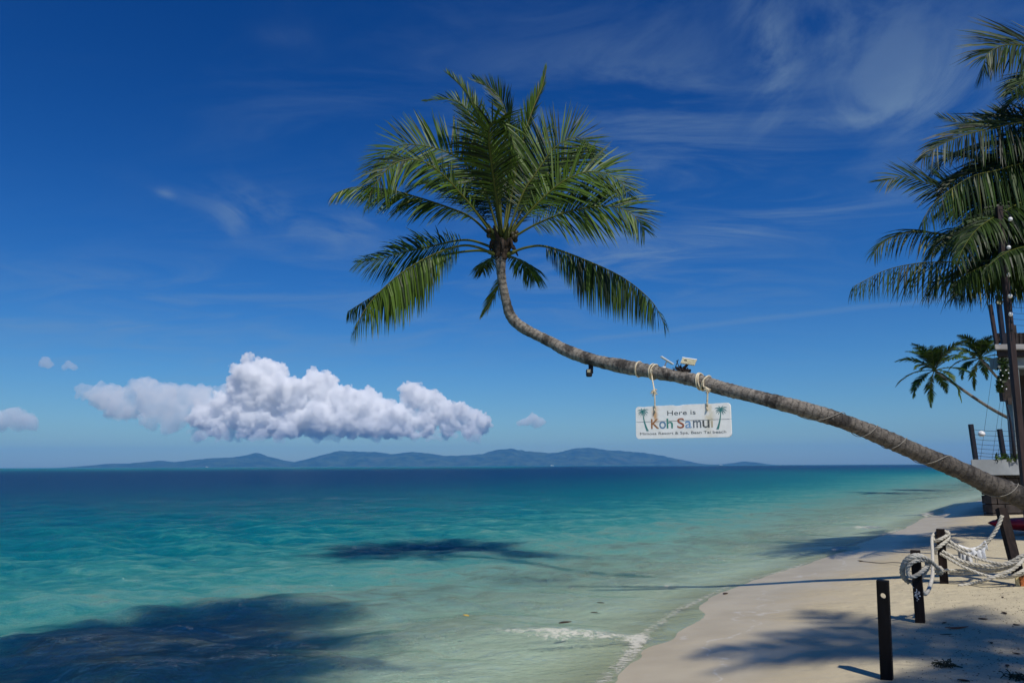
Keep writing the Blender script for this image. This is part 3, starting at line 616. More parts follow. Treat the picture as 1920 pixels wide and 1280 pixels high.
# leaf bases, fibre and fruit at the heart of the crown
for k in range(16):
    a = k * 2.4; d = np.array([math.cos(a), math.sin(a), 0]); z0 = 0.02 + 0.016 * k
    mb = MB(); base = CT + (0, 0, z0 - 0.24)
    mb.tube(catmull([base + d * 0.06, base + d * 0.17 + (0, 0, 0.1), base + d * (0.2 + 0.10 * RNG.uniform()) + (0, 0, 0.26 - (0.34 if k < 6 else 0))], 5), np.linspace(0.065, 0.012, 11), 7)
    mb.build('leaf_base', M['husk'] if k < 8 else M['rachis'], palm, True)
for k in range(7):
    a = RNG.uniform(-0.6, 0.9) if k < 5 else RNG.uniform(2.2, 3.6); d = np.array([math.cos(a), -abs(math.sin(a)) * 0.7, 0])
    MB().lathe(CT + d * RNG.uniform(0.16, 0.34) + (0, 0, RNG.uniform(-0.08, 0.12)), [(0.004, -0.05), (0.032, -0.035), (0.046, 0), (0.036, 0.03), (0.006, 0.048)], 9, (0.2, 0.1, 1)).build('coconut', M['coconut'], palm, True)

# the tall palms at the right edge
def palm_px(name, label, ct_px, Yc, fronds, base_xy, trunk_r, lean, group=None, lmat=None, leaf=0.95, nd=13):
    ct = at(ct_px[0], ct_px[1], Yc); bz = float(sand_z(*base_xy)) - 0.1
    p_ = empty(name, (base_xy[0], base_xy[1], bz), label, 'palm tree', group)
    T_ = resample([(base_xy[0], base_xy[1], bz), (base_xy[0] * .6 + ct[0] * .4 + lean, base_xy[1] * .6 + ct[1] * .4, bz * .55 + ct[2] * .45), tuple(ct - (0, 0, 0.1))], 0.06)
    tl_ = np.arange(len(T_)) * 0.06
    MB().tube(T_, np.linspace(trunk_r * 1.35, trunk_r * 0.8, len(T_)) * (1 + 0.05 * ((tl_ * 11) % 1)), 12, 0, t=tl_).build('trunk', M['trunk'], p_, True)
    for (pix, Y1, kw) in fronds:
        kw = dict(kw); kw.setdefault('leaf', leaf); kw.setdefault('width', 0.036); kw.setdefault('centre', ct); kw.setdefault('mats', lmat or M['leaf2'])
        frond(p_, spread_depth([ct_px] + pix, Yc, Y1), **kw)
    return p_, ct
RF = [([(1990, 240), (1920, 230), (1858, 241), (1811, 253), (1764, 272), (1730, 297)], 12.2, dict(roll=1.0, droop=0.45, leaf=0.95, fold=0)),
      ([(1985, 240), (1900, 230), (1830, 235), (1790, 228), (1765, 222)], 15.5, dict(roll=0.9, droop=0.1, leaf=0.6)),
      ([(1990, 300), (1920, 306), (1870, 319), (1822, 331), (1776, 360), (1745, 388), (1729, 418)], 12.0, dict(roll=0.35, droop=1.0, leaf=0.85, tip=0.1, fold=-.7)),
      ([(1990, 340), (1900, 312), (1820, 296), (1770, 290), (1732, 296)], 14.5, dict(roll=0.5, droop=0.3, leaf=0.6)),
      ([(1990, 410), (1900, 400), (1830, 378), (1773, 357), (1731, 341), (1694, 331), (1656, 340)], 13.2, dict(roll=1.2, droop=0.2, leaf=0.85, tip=0.3, fold=0)),
      ([(2000, 385), (1930, 376), (1874, 402), (1834, 428), (1808, 462), (1794, 494)], 11.8, dict(roll=0.5, droop=0.7, leaf=0.75)),
      ([(2000, 470), (1900, 462), (1806, 449), (1764, 439), (1731, 435), (1694, 438), (1659, 453), (1640, 472)], 13.5, dict(roll=0.9, droop=0.6, leaf=0.82, tip=0.2, fold=-.1)),
      ([(2010, 500), (1900, 488), (1820, 490), (1764, 491), (1717, 494), (1660, 507), (1600, 537)], 13.0, dict(roll=0.3, droop=0.9, leaf=0.88, tip=0.2, fold=-.7)),
      ([(2010, 490), (1930, 480), (1870, 490), (1820, 510), (1790, 530)], 12.4, dict(roll=0.3, droop=1.3, leaf=0.75)),
      ([(2010, 480), (1940, 462), (1890, 472), (1850, 500)], 11.6, dict(roll=0.3, droop=1.1, leaf=0.8)),
      ([(1990, 430), (1920, 420), (1860, 430), (1810, 450), (1760, 490)], 14.6, dict(roll=0.4, droop=0.8, leaf=0.8)),
      ([(1990, 380), (1920, 350), (1850, 350), (1800, 370), (1760, 400)], 14.8, dict(roll=0.4, droop=0.6, leaf=0.8)),
      ([(1990, 330), (1930, 290), (1870, 290), (1820, 310), (1780, 340)], 15.2, dict(roll=0.4, droop=0.7, leaf=0.8)),
      ([(2000, 300), (1950, 250), (1910, 225), (1880, 215), (1850, 220)], 15.0, dict(roll=0.6, droop=0.2, leaf=0.7)),
      ([(2000, 440), (1950, 410), (1900, 420), (1860, 460), (1840, 500)], 15.4, dict(roll=0.4, droop=0.8, leaf=0.8)),
      ([(2000, 500), (1960, 500), (1930, 520), (1900, 550)], 13.5, dict(roll=0.4, droop=1.0, leaf=0.7)),
      ([(2150, 300), (2230, 250), (2320, 270), (2400, 330)], 14.5, dict(roll=0.4, droop=0.7)),
      ([(2150, 400), (2240, 400), (2330, 440), (2400, 510)], 13.5, dict(roll=0.4, droop=0.8)),
      ([(2120, 340), (2160, 230), (2220, 160), (2300, 130)], 15.0, dict(roll=0.4, droop=0.5)),
      ([(2100, 480), (2160, 500), (2220, 560), (2250, 640)], 12.5, dict(roll=0.4, droop=0.9))]
for k in range(16):                          # the inner fronds of the dense crown
    a = RNG.uniform(0, 1); x_ = 1770 + 150 * RNG.uniform(); y_ = 240 + 290 * a
    RF.append(([(2000, 395 + (y_ - 395) * .45), (1960, 385 + (y_ - 395) * .7 - 20), (1900 if x_ < 1860 else 1925, y_ - 25), (x_, y_), (x_ - 30, y_ + 28)], RNG.uniform(12.6, 15.6), dict(roll=RNG.uniform(.1, .8), droop=RNG.uniform(.5, 1.0))))
for k in range(12):
    a = RNG.uniform(-.9, 1.2); x_ = 2090 + 300 * math.cos(a) * RNG.uniform(.6, 1); y_ = 390 + 230 * math.sin(a)
    RF.append(([((2075 + x_) / 2, (400 + y_) / 2 - 50), (x_, y_), (x_ + 40, y_ + 50)], RNG.uniform(12.2, 16.2), dict(roll=RNG.uniform(-.5, .5), droop=RNG.uniform(.5, 1.0))))
palm_px('coconut_palm', 'big dark coconut palm at the right edge spreading fronds in front of the beach house', (2075, 400), 14.0, RF, (13.6, 13.0), 0.15, 0.6)
RT = [([(2020, 110), (1970, 92), (1920, 85), (1880, 86), (1852, 102), (1842, 134)], 12.6, dict(roll=1.1, droop=0.3, leaf=0.95, tip=0.1, fold=0)),
      ([(2030, 150), (1980, 142), (1930, 150), (1895, 172)], 12.3, dict(roll=0.5, droop=0.6, leaf=0.8)),
      ([(2030, 170), (1970, 165), (1920, 175), (1885, 200)], 14.5, dict(roll=0.5, droop=0.5, leaf=0.8)),
      ([(2040, 90), (1990, 10), (1960, -60)], 13.5, dict(roll=0.7, droop=0.2)), ([(2130, 100), (2210, 60), (2300, 80), (2360, 150)], 13.0, dict(roll=0.4, droop=0.6)),
      ([(2130, 180), (2210, 200), (2280, 270)], 14.0, dict(roll=0.4, droop=0.8)), ([(2090, 60), (2110, -40), (2150, -110)], 14.2, dict(roll=0.4, droop=0.3))]
palm_px('coconut_palm', 'taller coconut palm whose frond tips hang into the top right corner', (2085, 150), 13.4, RT, (15.2, 11.5), 0.14, 0.5)

# whole palms: the two small far ones, and those behind the viewer that shade the beach
def free_palm(label, base, crown, L, nf, leaf, n, width, trunk_r, mid=None, group=None, lmat=None, seed=1, low=-0.55, curl=1.0, dr=1.0):
    r = np.random.default_rng(seed); base = np.asarray(base, float); crown = np.asarray(crown, float)
    p_ = empty('coconut_palm', base, label, 'palm tree', group)
    T_ = resample([base, (base + crown) / 2 + (np.zeros(3) if mid is None else np.asarray(mid)), crown], n=60)
    tl_ = np.concatenate([[0], np.cumsum(np.linalg.norm(np.diff(T_, axis=0), axis=1))])
    MB().tube(T_, np.linspace(trunk_r * 1.3, trunk_r * 0.85, 60), 10, 0, t=tl_).build('trunk', M['trunk'], p_, True)
    for k in range(nf):
        a = k * 2.39996 + r.uniform(-.2, .2); e = math.radians(84) * (1 - (k + 0.5) / nf) ** 0.7 + low * ((k + 0.5) / nf) ** 2
        Lk = L * r.uniform(0.85, 1.05) * (0.75 if k < nf * 0.2 else 1); d = np.array([math.cos(a), math.sin(a), 0]); pts = [crown]; cur = crown.copy(); ee = e
        for s_i in range(7):
            cur = cur + (d * math.cos(ee) + np.array([0, 0, math.sin(ee)])) * Lk / 7; pts.append(cur.copy()); ee -= (0.11 + 0.10 * r.uniform() + 0.03 * s_i) * curl
        frond(p_, pts, roll=r.uniform(-0.5, 0.5), droop=r.uniform(0.45, 0.8) * dr, n=n, leaf=leaf, width=width, centre=crown, mats=lmat, stem=0.03, tip=r.uniform(0, 0.25), start=0.14)
    return p_
c1 = at(1752, 694, 44); free_palm('far palm with a thin bare trunk leaning left from behind the beach house', at(1990, 822, 47), c1, 2.35, 20, 0.44, 46, 0.058, 0.085, (0, 0, -0.5), None, M['leaf'], 4, -0.95, .6, .6)
c2 = at(1838, 672, 48); free_palm('bushier far palm standing close against the corner of the beach house', at(1995, 800, 52), c2, 2.25, 20, 0.44, 46, 0.058, 0.09, (0, 0, -.8), None, M['leaf'], 9, -0.8, .7, .7)
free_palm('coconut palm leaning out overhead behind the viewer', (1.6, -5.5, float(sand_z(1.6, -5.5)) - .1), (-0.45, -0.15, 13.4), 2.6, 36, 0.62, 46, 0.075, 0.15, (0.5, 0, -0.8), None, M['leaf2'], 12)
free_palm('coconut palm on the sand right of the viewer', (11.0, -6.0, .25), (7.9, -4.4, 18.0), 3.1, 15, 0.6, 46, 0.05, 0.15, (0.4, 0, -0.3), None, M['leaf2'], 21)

# ------------------------------------------------------------------ the hanging sign
def trunk_at(px):                            # trunk axis point, tangent, radius seen at this photo column
    best = min(range(len(TRUNK)), key=lambda i: abs(960 + F * ((TRUNK[i, :3] - CAM) @ _r) / ((TRUNK[i, :3] - CAM) @ _f) - px) + (0 if TRUNK[i, 2] < 4.2 else 999))
    i = min(max(best, 2), len(TRUNK) - 3); return TRUNK[i, :3], unit(TRUNK[i + 2, :3] - TRUNK[i - 2, :3]), TRUNK[i, 3]
def sY(px): return 11.05 - (px - 1276) * 0.42 / 99
TL, TR_, BR, BL = [at(x, y, sY(x)) for x, y in [(1190.5, 762), (1368.5, 754.5), (1373, 818.5), (1193, 823)]]
SX = unit((TR_ - TL) + (BR - BL)); SO = (TL + TR_ + BR + BL) / 4; SZ = (TL + TR_) / 2 - (BL + BR) / 2; SZ = unit(SZ - SX * (SZ @ SX)); SN = np.cross(SX, SZ)
SW = np.linalg.norm((TR_ + BR - TL - BL) / 2); SH = abs(((TL + TR_ - BL - BR) / 2) @ SZ)
if SN[1] > 0: SN = -SN
def sp(px, py):                              # photo pixel -> (u, v) on the board
    d = ray(px, py); k = ((SO - CAM) @ SN) / (d @ SN); P = CAM + d * k - SO; return P @ SX, P @ SZ
def s3(u, v, n=0.0): return SO + SX * u + SZ * v + SN * n
m, t, b = mat('weathered_white_board'); M['board'] = m
P = t.new('ShaderNodeNewGeometry').outputs['Position']; n1 = t.noise(P, 9, 5, 0.6); n2 = t.noise(P, 70, 3, 0.6)
c = t.mix(t.maprange(n1, 0.35, 0.7), (0.92, 0.92, 0.87, 1), (0.83, 0.83, 0.77, 1)); c = t.mix(t.maprange(n2, 0.66, 0.76, 0, 0.5), c, (0.42, 0.40, 0.33, 1))
for (x0, y0, rx, ry, cc, am) in [(1228, 779, 0.045, 0.13, (0.62, 0.30, 0.06), 0.85), (1329, 775, 0.06, 0.12, (0.60, 0.45, 0.16), 0.6), (1329, 800, 0.05, 0.16, (0.66, 0.58, 0.36), 0.4)]:
    d = t.vmath('SUBTRACT', P, tuple(s3(*sp(x0, y0)))); du = t.math('DIVIDE', t.vmath('DOT_PRODUCT', d, tuple(SX)), rx); dv = t.math('DIVIDE', t.vmath('DOT_PRODUCT', d, tuple(SZ)), ry)
    g = t.math('EXPONENT', t.math('MULTIPLY', t.math('ADD', t.math('MULTIPLY', du, du), t.math('MULTIPLY', dv, dv)), -1.0))
    c = t.mix(t.math('MULTIPLY', t.math('MULTIPLY', g, am), t.maprange(n1, 0.25, 0.6)), c, (*cc, 1))
t.l.new(c, b.inputs['Base Color']); b.inputs['Roughness'].default_value = 0.55; t.l.new(t.bump(n1, 0.25, 0.01), b.inputs['Normal'])
sign = empty('hanging_sign', SO, 'white weathered wooden beach sign hanging by two ropes from the leaning palm trunk', 'sign')
def plank(v0, v1, seed, name='plank'):
    r = np.random.default_rng(seed); out = []; R = 0.055; hw = SW / 2
    def corner(cu, cv, a0, rr):
        for a in np.linspace(a0, a0 + math.pi / 2, 6): out.append((cu + rr * math.cos(a), cv + rr * math.sin(a)))
    rt, rb = (R, 0.006) if seed == 1 else (0.006, R)
    corner(hw - rt, v1 - rt, 0, rt)
    for u_ in np.linspace(hw - 0.1, -hw + 0.1, 26): out.append((u_, v1 - (abs(r.normal(0, 0.0035)) if seed == 1 else 0) - (0.012 if seed == 1 and abs(u_ + 0.05) < 0.03 else 0)))
    corner(-hw + rt, v1 - rt, math.pi / 2, rt); corner(-hw + rb, v0 + rb, math.pi, rb); corner(hw - rb, v0 + rb, 1.5 * math.pi, rb)
    n = len(out); e = 0.004; cu = np.mean(out, 0); V = []
    for (ins, nn) in ((e, 0.0), (0, -e), (0, -0.026 + e), (e, -0.026)):
        for (u_, v_) in out: k = 1 - ins / max(0.05, math.hypot(u_ - cu[0], v_ - cu[1])); V.append(s3(cu[0] + (u_ - cu[0]) * k, cu[1] + (v_ - cu[1]) * k, nn))
    Fc = [tuple(range(n)), tuple(range(4 * n - 1, 3 * n - 1, -1))] + [(a * n + i, (a + 1) * n + i, (a + 1) * n + (i + 1) % n, a * n + (i + 1) % n) for a in range(3) for i in range(n)]
    return MB().add(V, Fc).build(name, M['board'], sign, False)
vs = sp(1280, 788.2)[1]
plank(vs + 0.002, SH / 2, 1); plank(-SH / 2, vs - 0.002, 2)
def ink(name, col, fade=0.0):
    m, t, b = mat(name); n = t.noise(t.new('ShaderNodeNewGeometry').outputs['Position'], 55, 4, 0.65)
    t.l.new(t.mix(t.maprange(n, 0.52, 0.75, 0, 0.7 + fade), (*col, 1), (0.74, 0.73, 0.66, 1)), b.inputs['Base Color']); b.inputs['Roughness'].default_value = 0.6; return m
def lettering(text, box, m, name='lettering', shear=0, bold=0.0):
    cu = bpy.data.curves.new('text', 'FONT'); cu.body = text; cu.size = 1; cu.extrude = 0.012; cu.offset = bold; cu.resolution_u = 4; cu.shear = shear
    o = bpy.data.objects.new('text', cu); C.objects.link(o); bpy.context.view_layer.update()
    me = bpy.data.meshes.new_from_object(o.evaluated_get(bpy.context.evaluated_depsgraph_get())); bpy.data.objects.remove(o); bpy.data.curves.remove(cu)
    V = np.array([v.co[:] for v in me.vertices]); lo, hi = V.min(0), V.max(0); (x0, y0), (x1, y1) = sp(*box[0]), sp(*box[1])
    ks = (x1 - x0) / (hi[0] - lo[0]); kv = (y1 - y0) / (hi[1] - lo[1]); lw = 0.0016 / 0.024
    W_ = np.array([s3(x0 + (v[0] - lo[0]) * ks, y0 + (v[1] - lo[1]) * kv, 0.0012 + v[2] * lw) for v in V])
    for v, c_ in zip(me.vertices, W_): v.co = c_
    me.materials.clear(); me.update(); return link(name, me, m, sign, False)
gI = ink('faded_grey_ink', (0.085, 0.095, 0.095)); gI2 = ink('pale_grey_ink', (0.13, 0.135, 0.125), 0.25)
lettering('Here is', ((1251.3, 778.3), (1304.2, 767.8)), gI)
lettering('Mimosa Resort & Spa, Baan Tai beach', ((1200.3, 816.8), (1361.5, 806.2)), gI2)
for ch, x0, x1, y0, y1, col in [('K', 1221, 1235.5, 803.6, 784.8, (0.34, 0.13, 0.025)), ('o', 1236.3, 1248.6, 803.6, 789.2, (0.11, 0.24, 0.38)), ('h', 1250.2, 1261.4, 802.8, 784.0, (0.022, 0.23, 0.18)),
                                ('S', 1270, 1282.8, 802.8, 783.2, (0.34, 0.09, 0.025)), ('a', 1284.8, 1296.8, 802.3, 788.5, (0.20, 0.36, 0.58)), ('m', 1299.8, 1314.6, 801.8, 787.6, (0.10, 0.13, 0.16)),
                                ('u', 1317.4, 1330.2, 801.6, 787.4, (0.075, 0.08, 0.075)), ('i', 1333.4, 1336.6, 801.0, 783.5, (0.52, 0.45, 0.30))]:
    lettering(ch, ((x0, y0), (x1, y1)), ink('ink_' + ch, col), 'letter', bold=0.008)
def emblem(ctr, foot, k, flip):
    cu, cv = sp(*ctr); fu, fv = sp(*foot); mb = MB(); n = 10; Lv = []; e = 0.0016
    us = np.linspace(0, 1, n); cxs = cu + (fu - cu) * us ** 2 * 0.9 + (fu - cu) * 0.1 * us; cvs = cv + (fv - cv) * us; wd = 0.006 + 0.012 * us ** 2
    V = [s3(a + s_ * w_, b_, e + dn) for dn in (0, 0.0012) for a, b_, w_ in zip(cxs, cvs, wd) for s_ in (-1, 1)]
    top = [(2 * n + 2 * i, 2 * n + 2 * i + 1, 2 * n + 2 * i + 3, 2 * n + 2 * i + 2) for i in range(n - 1)]; mb.add(V, top)
    for ang, ln, bend in [(172, .9, -.5), (140, 1.0, -.55), (105, .62, -.3), (70, .62, .3), (42, 1.05, .5), (10, 1.0, .5), (205, .95, -.25), (235, .9, -.15), (-28, .95, .25), (-58, .92, .15), (262, .6, 0)]:
        a = math.radians(ang); L_ = 0.098 * ln * k; pu = [(cu, cv)]; aa = a; P_ = [np.array([cu, cv])]
        for i in range(7): P_.append(P_[-1] + np.array([math.cos(aa), math.sin(aa)]) * L_ / 7); aa -= bend * 0.36 * (1 if True else 0)
        P_ = np.array(P_); T_ = np.gradient(P_, axis=0); T_ /= np.linalg.norm(T_, axis=1)[:, None]; Nn = np.stack([-T_[:, 1], T_[:, 0]], 1); wq = 0.0052 * k * np.sin(np.linspace(0.25, math.pi, 8)) ** 0.8
        V = []
        for p_, n_, w_ in zip(P_, Nn, wq): V += [s3(*(p_ - n_ * w_), e + .0013), s3(*(p_ + n_ * w_), e + .0013)]
        mb.add(V, [(2 * i, 2 * i + 1, 2 * i + 3, 2 * i + 2) for i in range(7)])
    return mb.build('palm_emblem', M.setdefault('tealink', ink('teal_ink', (0.025, 0.21, 0.195))), sign, False)
emblem((1205.5, 771), (1214.5, 807.5), 1.0, False); emblem((1351.5, 767), (1345.5, 804.5), 1.0, True)
MB().tube(catmull([s3(-SW / 2 + 0.02, vs, 0.001), s3(0, vs - 0.001, 0.001), s3(SW / 2 - 0.02, vs, 0.001)], 4), 0.0018, 5).build('seam', M['cord'], sign)

def ring(px, extra, tilt=0.0, turns=1.0, n=30, dpx=0.0):
    P0, T0, R0 = trunk_at(px); A = unit(np.cross(T0, (0, 0, 1))); B = np.cross(A, T0); out = []
    for a in np.linspace(0, 2 * math.pi * turns, n): out.append(P0 + (A * math.cos(a) + B * math.sin(a)) * (R0 * 1.06 + extra) + T0 * (tilt * math.sin(a) + dpx * a))
    return np.array(out)
def tuft(mb, c0, k=26, ln=0.05, r=0.0035, mat=0):
    for _ in range(k):
        d = unit(RNG.normal(0, 1, 3) * (1, .6, .8)); mb.tube(catmull([c0, c0 + d * ln * .5, c0 + d * ln * RNG.uniform(.7, 1.1) - (0, 0, .012)], 2), r, 4, mat)
hr = MB()
for px_, tl_ in ((1222.5, .01), (1227.8, -.006)): hr.tube(ring(px_, 0.010, tl_), 0.0115, 7)
P0, T0, R0 = trunk_at(1228); e0 = s3(*sp(1228.5, 766), 0.012); k0 = at(1227, 735, sY(1227) - .02)
hr.tube(catmull([P0 + SN * (R0 + .012) + (0, 0, .02), P0 + SN * (R0 + .014) - (0, 0, .08), k0, e0], 6), 0.0105, 7); tuft(hr, k0, 44, 0.062); hr.lathe(k0, [(.004, -.03), (.024, -.018), (.027, 0), (.022, .02), (.004, .03)], 9)
hr.tube(catmull([e0 + SN * .01, e0 - SZ * .03 + SN * .012, e0 - SZ * 0.035 - SN * .03, e0 - SN * .05, e0], 5), 0.009, 6)
tag(hr.build('sign_rope', M['rope2'], None, True), 'thin cream rope with a frayed knot holding up the left side of the sign', 'rope', 'ropes holding the sign')
hr = MB()
for px_, tl_ in ((1311.5, .035), (1315.5, .05), (1324, -.02)): hr.tube(ring(px_, 0.010, tl_), 0.0125, 7)
P0, T0, R0 = trunk_at(1325); e0 = s3(*sp(1326.3, 763), 0.012); k0 = at(1326, 730, sY(1326) - .04)
hr.tube(catmull([P0 + SN * (R0 + .012) + (0, 0, .03), P0 + SN * (R0 + .016) - (0, 0, .06), k0, e0], 6), 0.0125, 7); tuft(hr, k0, 34, 0.05); hr.lathe(k0, [(.004, -.04), (.022, -.02), (.026, 0), (.02, .02), (.004, .03)], 9)
hr.tube(catmull([e0 + SN * .01, e0 - SZ * .03 + SN * .012, e0 - SZ * 0.035 - SN * .03, e0 - SN * .05, e0], 5), 0.009, 6)
tag(hr.build('sign_rope', M['rope2'], None, True), 'thicker doubled cream rope holding up the right side of the sign', 'rope', 'ropes holding the sign')
tag(MB().tube(ring(1197, 0.008, .01), 0.012, 7).build('rope_loop', M['rope2'], None, True), 'single pale strap tied round the palm trunk left of the sign ropes', 'rope')
# winding cord on the thick end of the trunk
i0 = min(range(len(TRUNK)), key=lambda i: np.linalg.norm(TRUNK[i, :3] - trunk_at(1500)[0])); i1 = min(range(len(TRUNK)), key=lambda i: np.linalg.norm(TRUNK[i, :3] - trunk_at(1915)[0]))
cp = []; ph = 0.4
for i in range(i1, i0, 1 if i1 < i0 else -1):
    P0, T0, R0 = TRUNK[i, :3], unit(TRUNK[min(i + 2, len(TRUNK) - 1), :3] - TRUNK[i - 2, :3]), TRUNK[i, 3]; A = unit(np.cross(T0, (0, 0, 1))); B = np.cross(A, T0)
    for sub in range(4):
        ph += 0.085 + 0.05 * math.sin(i * 0.09); cp.append(P0 + (TRUNK[i + 1, :3] - P0) * sub / 4 + (A * math.cos(ph) + B * math.sin(ph)) * (R0 * 1.05 + .007))
tag(MB().tube(np.array(cp), 0.0052, 5).build('winding_cord', M['cord'], None, True), 'thin grey cord wound loosely round the thick lower trunk of the leaning palm', 'cord')
# small solar lamps clamped to the trunk
P0, T0, R0 = trunk_at(1247); root = empty('solar_panel', P0 + (0, 0, R0), 'small slim solar panel on a short stand above the left sign rope', 'solar panel', 'solar panels clamped on the palm trunk')
c0 = at(1250.5, 675.5, P0[1]); xd = unit(at(1262, 682.5, P0[1]) - at(1239.5, 668, P0[1])); yd = unit(np.array([0, 1.0, 0.12])); rt = np.stack([xd, yd - xd * (yd @ xd), np.cross(xd, yd)], 1)
MB().box(c0, (0.215, 0.16, 0.016), rt, 0, 0.003).build('panel', M['whitemetal'], root); MB().tube([P0 + (0, 0, R0 * .9), c0 - (0, 0, .004)], [0.014, .009], 8).lathe(P0 + (0, 0, R0 - .01), [(.035, 0), (.035, .02), (.014, .028)], 10).build('stand', M['whitemetal'], root)
P0, T0, R0 = trunk_at(1283); root = empty('solar_panel', P0 + (0, 0, R0), 'boxy yellowed solar panel on a dark clamp between the two sign ropes', 'solar panel', 'solar panels clamped on the palm trunk')
a_, b_, d_ = at(1279.5, 671.5, P0[1] + .05), at(1306, 675.5, P0[1] - .03), at(1277, 686, P0[1] - .06); xd = unit(b_ - a_); zd = a_ - d_; zd = unit(zd - xd * (zd @ xd)); rt = np.stack([xd, np.cross(zd, xd), zd], 1); hw, hh = np.linalg.norm(b_ - a_), 0.118; c0 = (a_ + b_) / 2 - zd * hh / 2
nrm_ = np.cross(zd, xd)
MB().box(c0, (hw, 0.014, hh), rt, 0, .002).build('panel', M['panelback'], root)
for k in range(8): MB().box(c0 + xd * (k - 3.5) * hw / 8.5 - nrm_ * 0.009 * np.sign(nrm_[1]), (0.008, 0.006, hh * .94), rt).build('rib', M['panelback'], root)
MB().box(c0 + zd * (hh / 2 + .006), (hw * 1.04, .03, .014), rt, 0, .002).build('frame', M['whitemetal'], root)
MB().box(c0 - xd * .045 + zd * .01 - nrm_ * np.sign(nrm_[1]) * .014, (.042, .008, .014), rt).build('latch', M['blackplastic'], root)
mb = MB(); q0 = trunk_at(1275)[0] + (0, 0, R0)
mb.beam(q0 + (0, 0, -.03), c0 - zd * hh / 2, .03, .03); mb.box(q0 + (.05, 0, .015), (.21, .10, .05), np.stack([T0, unit(np.cross((0, 0, 1), T0)), unit(np.cross(T0, np.cross((0, 0, 1), T0)))], 1), 0, .01)
for k in range(16): p_ = q0 + RNG.normal(0, 1, 3) * (.055, .03, .02) + (.01, 0, .03); mb.tube(catmull([p_, p_ + RNG.normal(0, .03, 3), p_ + RNG.normal(0, .05, 3)], 3), .006, 5)
mb.build('clamp', M['timber'], root)
P0, T0, R0 = trunk_at(1106); root = empty('floodlight', P0 - (0, 0, R0), 'black floodlight hanging under the palm trunk near its bend', 'lamp')
c0 = at(1104.5, 699, P0[1] - .02); MB().box(c0, (.098, .10, .125), None, 0, .028).build('housing', M['blackplastic'], root, True)
MB().beam(P0 - (0, 0, R0 * .8), c0 + (.03, 0, .05), .075, .05, 0, .008).beam(c0 + (.05, 0, .09), c0 + (.05, 0, -.01), .03, .05, 0, .006).build('bracket', M['blackplastic'], root)
MB().box(c0 + (-.01, -.053, .025), (.05, .008, .05), None, 0, .003).build('lens', M['glass'], root)

# ------------------------------------------------------------------ posts and mooring ropes on the sand
def post(top, foot, w_, m, label, hole=None, tops=None):
    B_ = on_sand(*foot); T_ = at(top[0], top[1], B_[1]); T_[1] = B_[1]
    mb = MB().beam(B_ - (0, 0, .25), T_, w_, w_, 0, .005, (math.cos(.56), -math.sin(.56), 0)); o = mb.build('wooden_post', m, None, False)
    if hole:
        hc = at(hole[0], hole[1], B_[1]); cu_ = MB().tube([hc - (.11, .19, -.016), hc + (.11, .19, -.016)], hole[2], 20).build('cutter', m); bo = o.modifiers.new('hole', 'BOOLEAN'); bo.object = cu_; bo.solver = 'EXACT'
        bpy.context.view_layer.update(); me = bpy.data.meshes.new_from_object(o.evaluated_get(bpy.context.evaluated_depsgraph_get())); o.modifiers.clear(); o.data = me; bpy.data.objects.remove(cu_)
    tag(o, label, 'post', 'posts along the beach'); return B_, T_
p1 = post((1655, 1087), (1661, 1272), 0.083, M['black'], 'nearest black square post with a round hole through its top', (1656, 1116, 0.021))
p2 = post((1716, 1031), (1725, 1166), 0.088, M['brownpost'], 'dark post with one thick rope loop and a pale scuff mark')
p3 = post((1763, 991), (1770, 1093), 0.098, M['brownpost'], 'dark post furthest from the viewer with many rope turns round its head')
mb = MB()
for k in range(34):                          # barnacle-like flakes of old paint
    u_ = RNG.normal(0, .014); v_ = RNG.normal(0, .03); c0 = at(1719, 1113, p2[0][1] - .05) + (u_, 0, v_); d = RNG.normal(0, .007, 2)
    mb.box(c0, (.002 + abs(d[0]), .006, .002 + abs(d[1])), None)
sc_ = mb.build('paint_flakes', M['cloth'], [o for o in C.objects if o.name == 'wooden_post.001'][0]); tag(sc_, kind='stuff')
Y2, Y3, YP = p2[0][1], p3[0][1], 10.05
def rp(pts, r, m, label, Yb=0.0, tw=True, pitch=None):
    mb = MB(); P_ = np.array([at(x, y, Y) for x, y, Y in pts])
    r = r * .82
    if tw: mb.rope(P_, r, pitch)
    else: mb.tube(resample(P_, r * 1.2), r, 8, 0)
    o = mb.build('mooring_rope', M['rope'], None, True); return tag(o, label, 'rope', 'old ropes slung between the posts')
d2 = lambda L: [(x, y, Y2 + dy) for x, y, dy in L]
rp(d2([(1763, 1069, .10), (1752, 1058, .02), (1742, 1049, -.05), (1727, 1044, -.10), (1710, 1045, -.10), (1698, 1055, -.06), (1693, 1070, 0), (1697, 1084, .05), (1708, 1090, .09), (1722, 1085, .11), (1736, 1070, .09), (1741, 1057, .03), (1735, 1050, -.06),
       (1716, 1051, -.11), (1704, 1060, -.09), (1702, 1073, -.07), (1709, 1081, -.095), (1722, 1076, -.10), (1733, 1067, -.07), (1739, 1059, .0), (1736, 1052, .06)]), .026, 0, 'thick twisted rope looped twice round the middle post')
rp(d2([(1746, 1052, 0.02), (1735, 1045, -.03), (1722, 1040, -.08), (1707, 1042, -.09), (1695, 1053, -.05), (1690, 1069, .03), (1694, 1083, .07), (1704, 1092, .10)]), .024, 0, 'outer rope turn resting on the loop round the middle post')
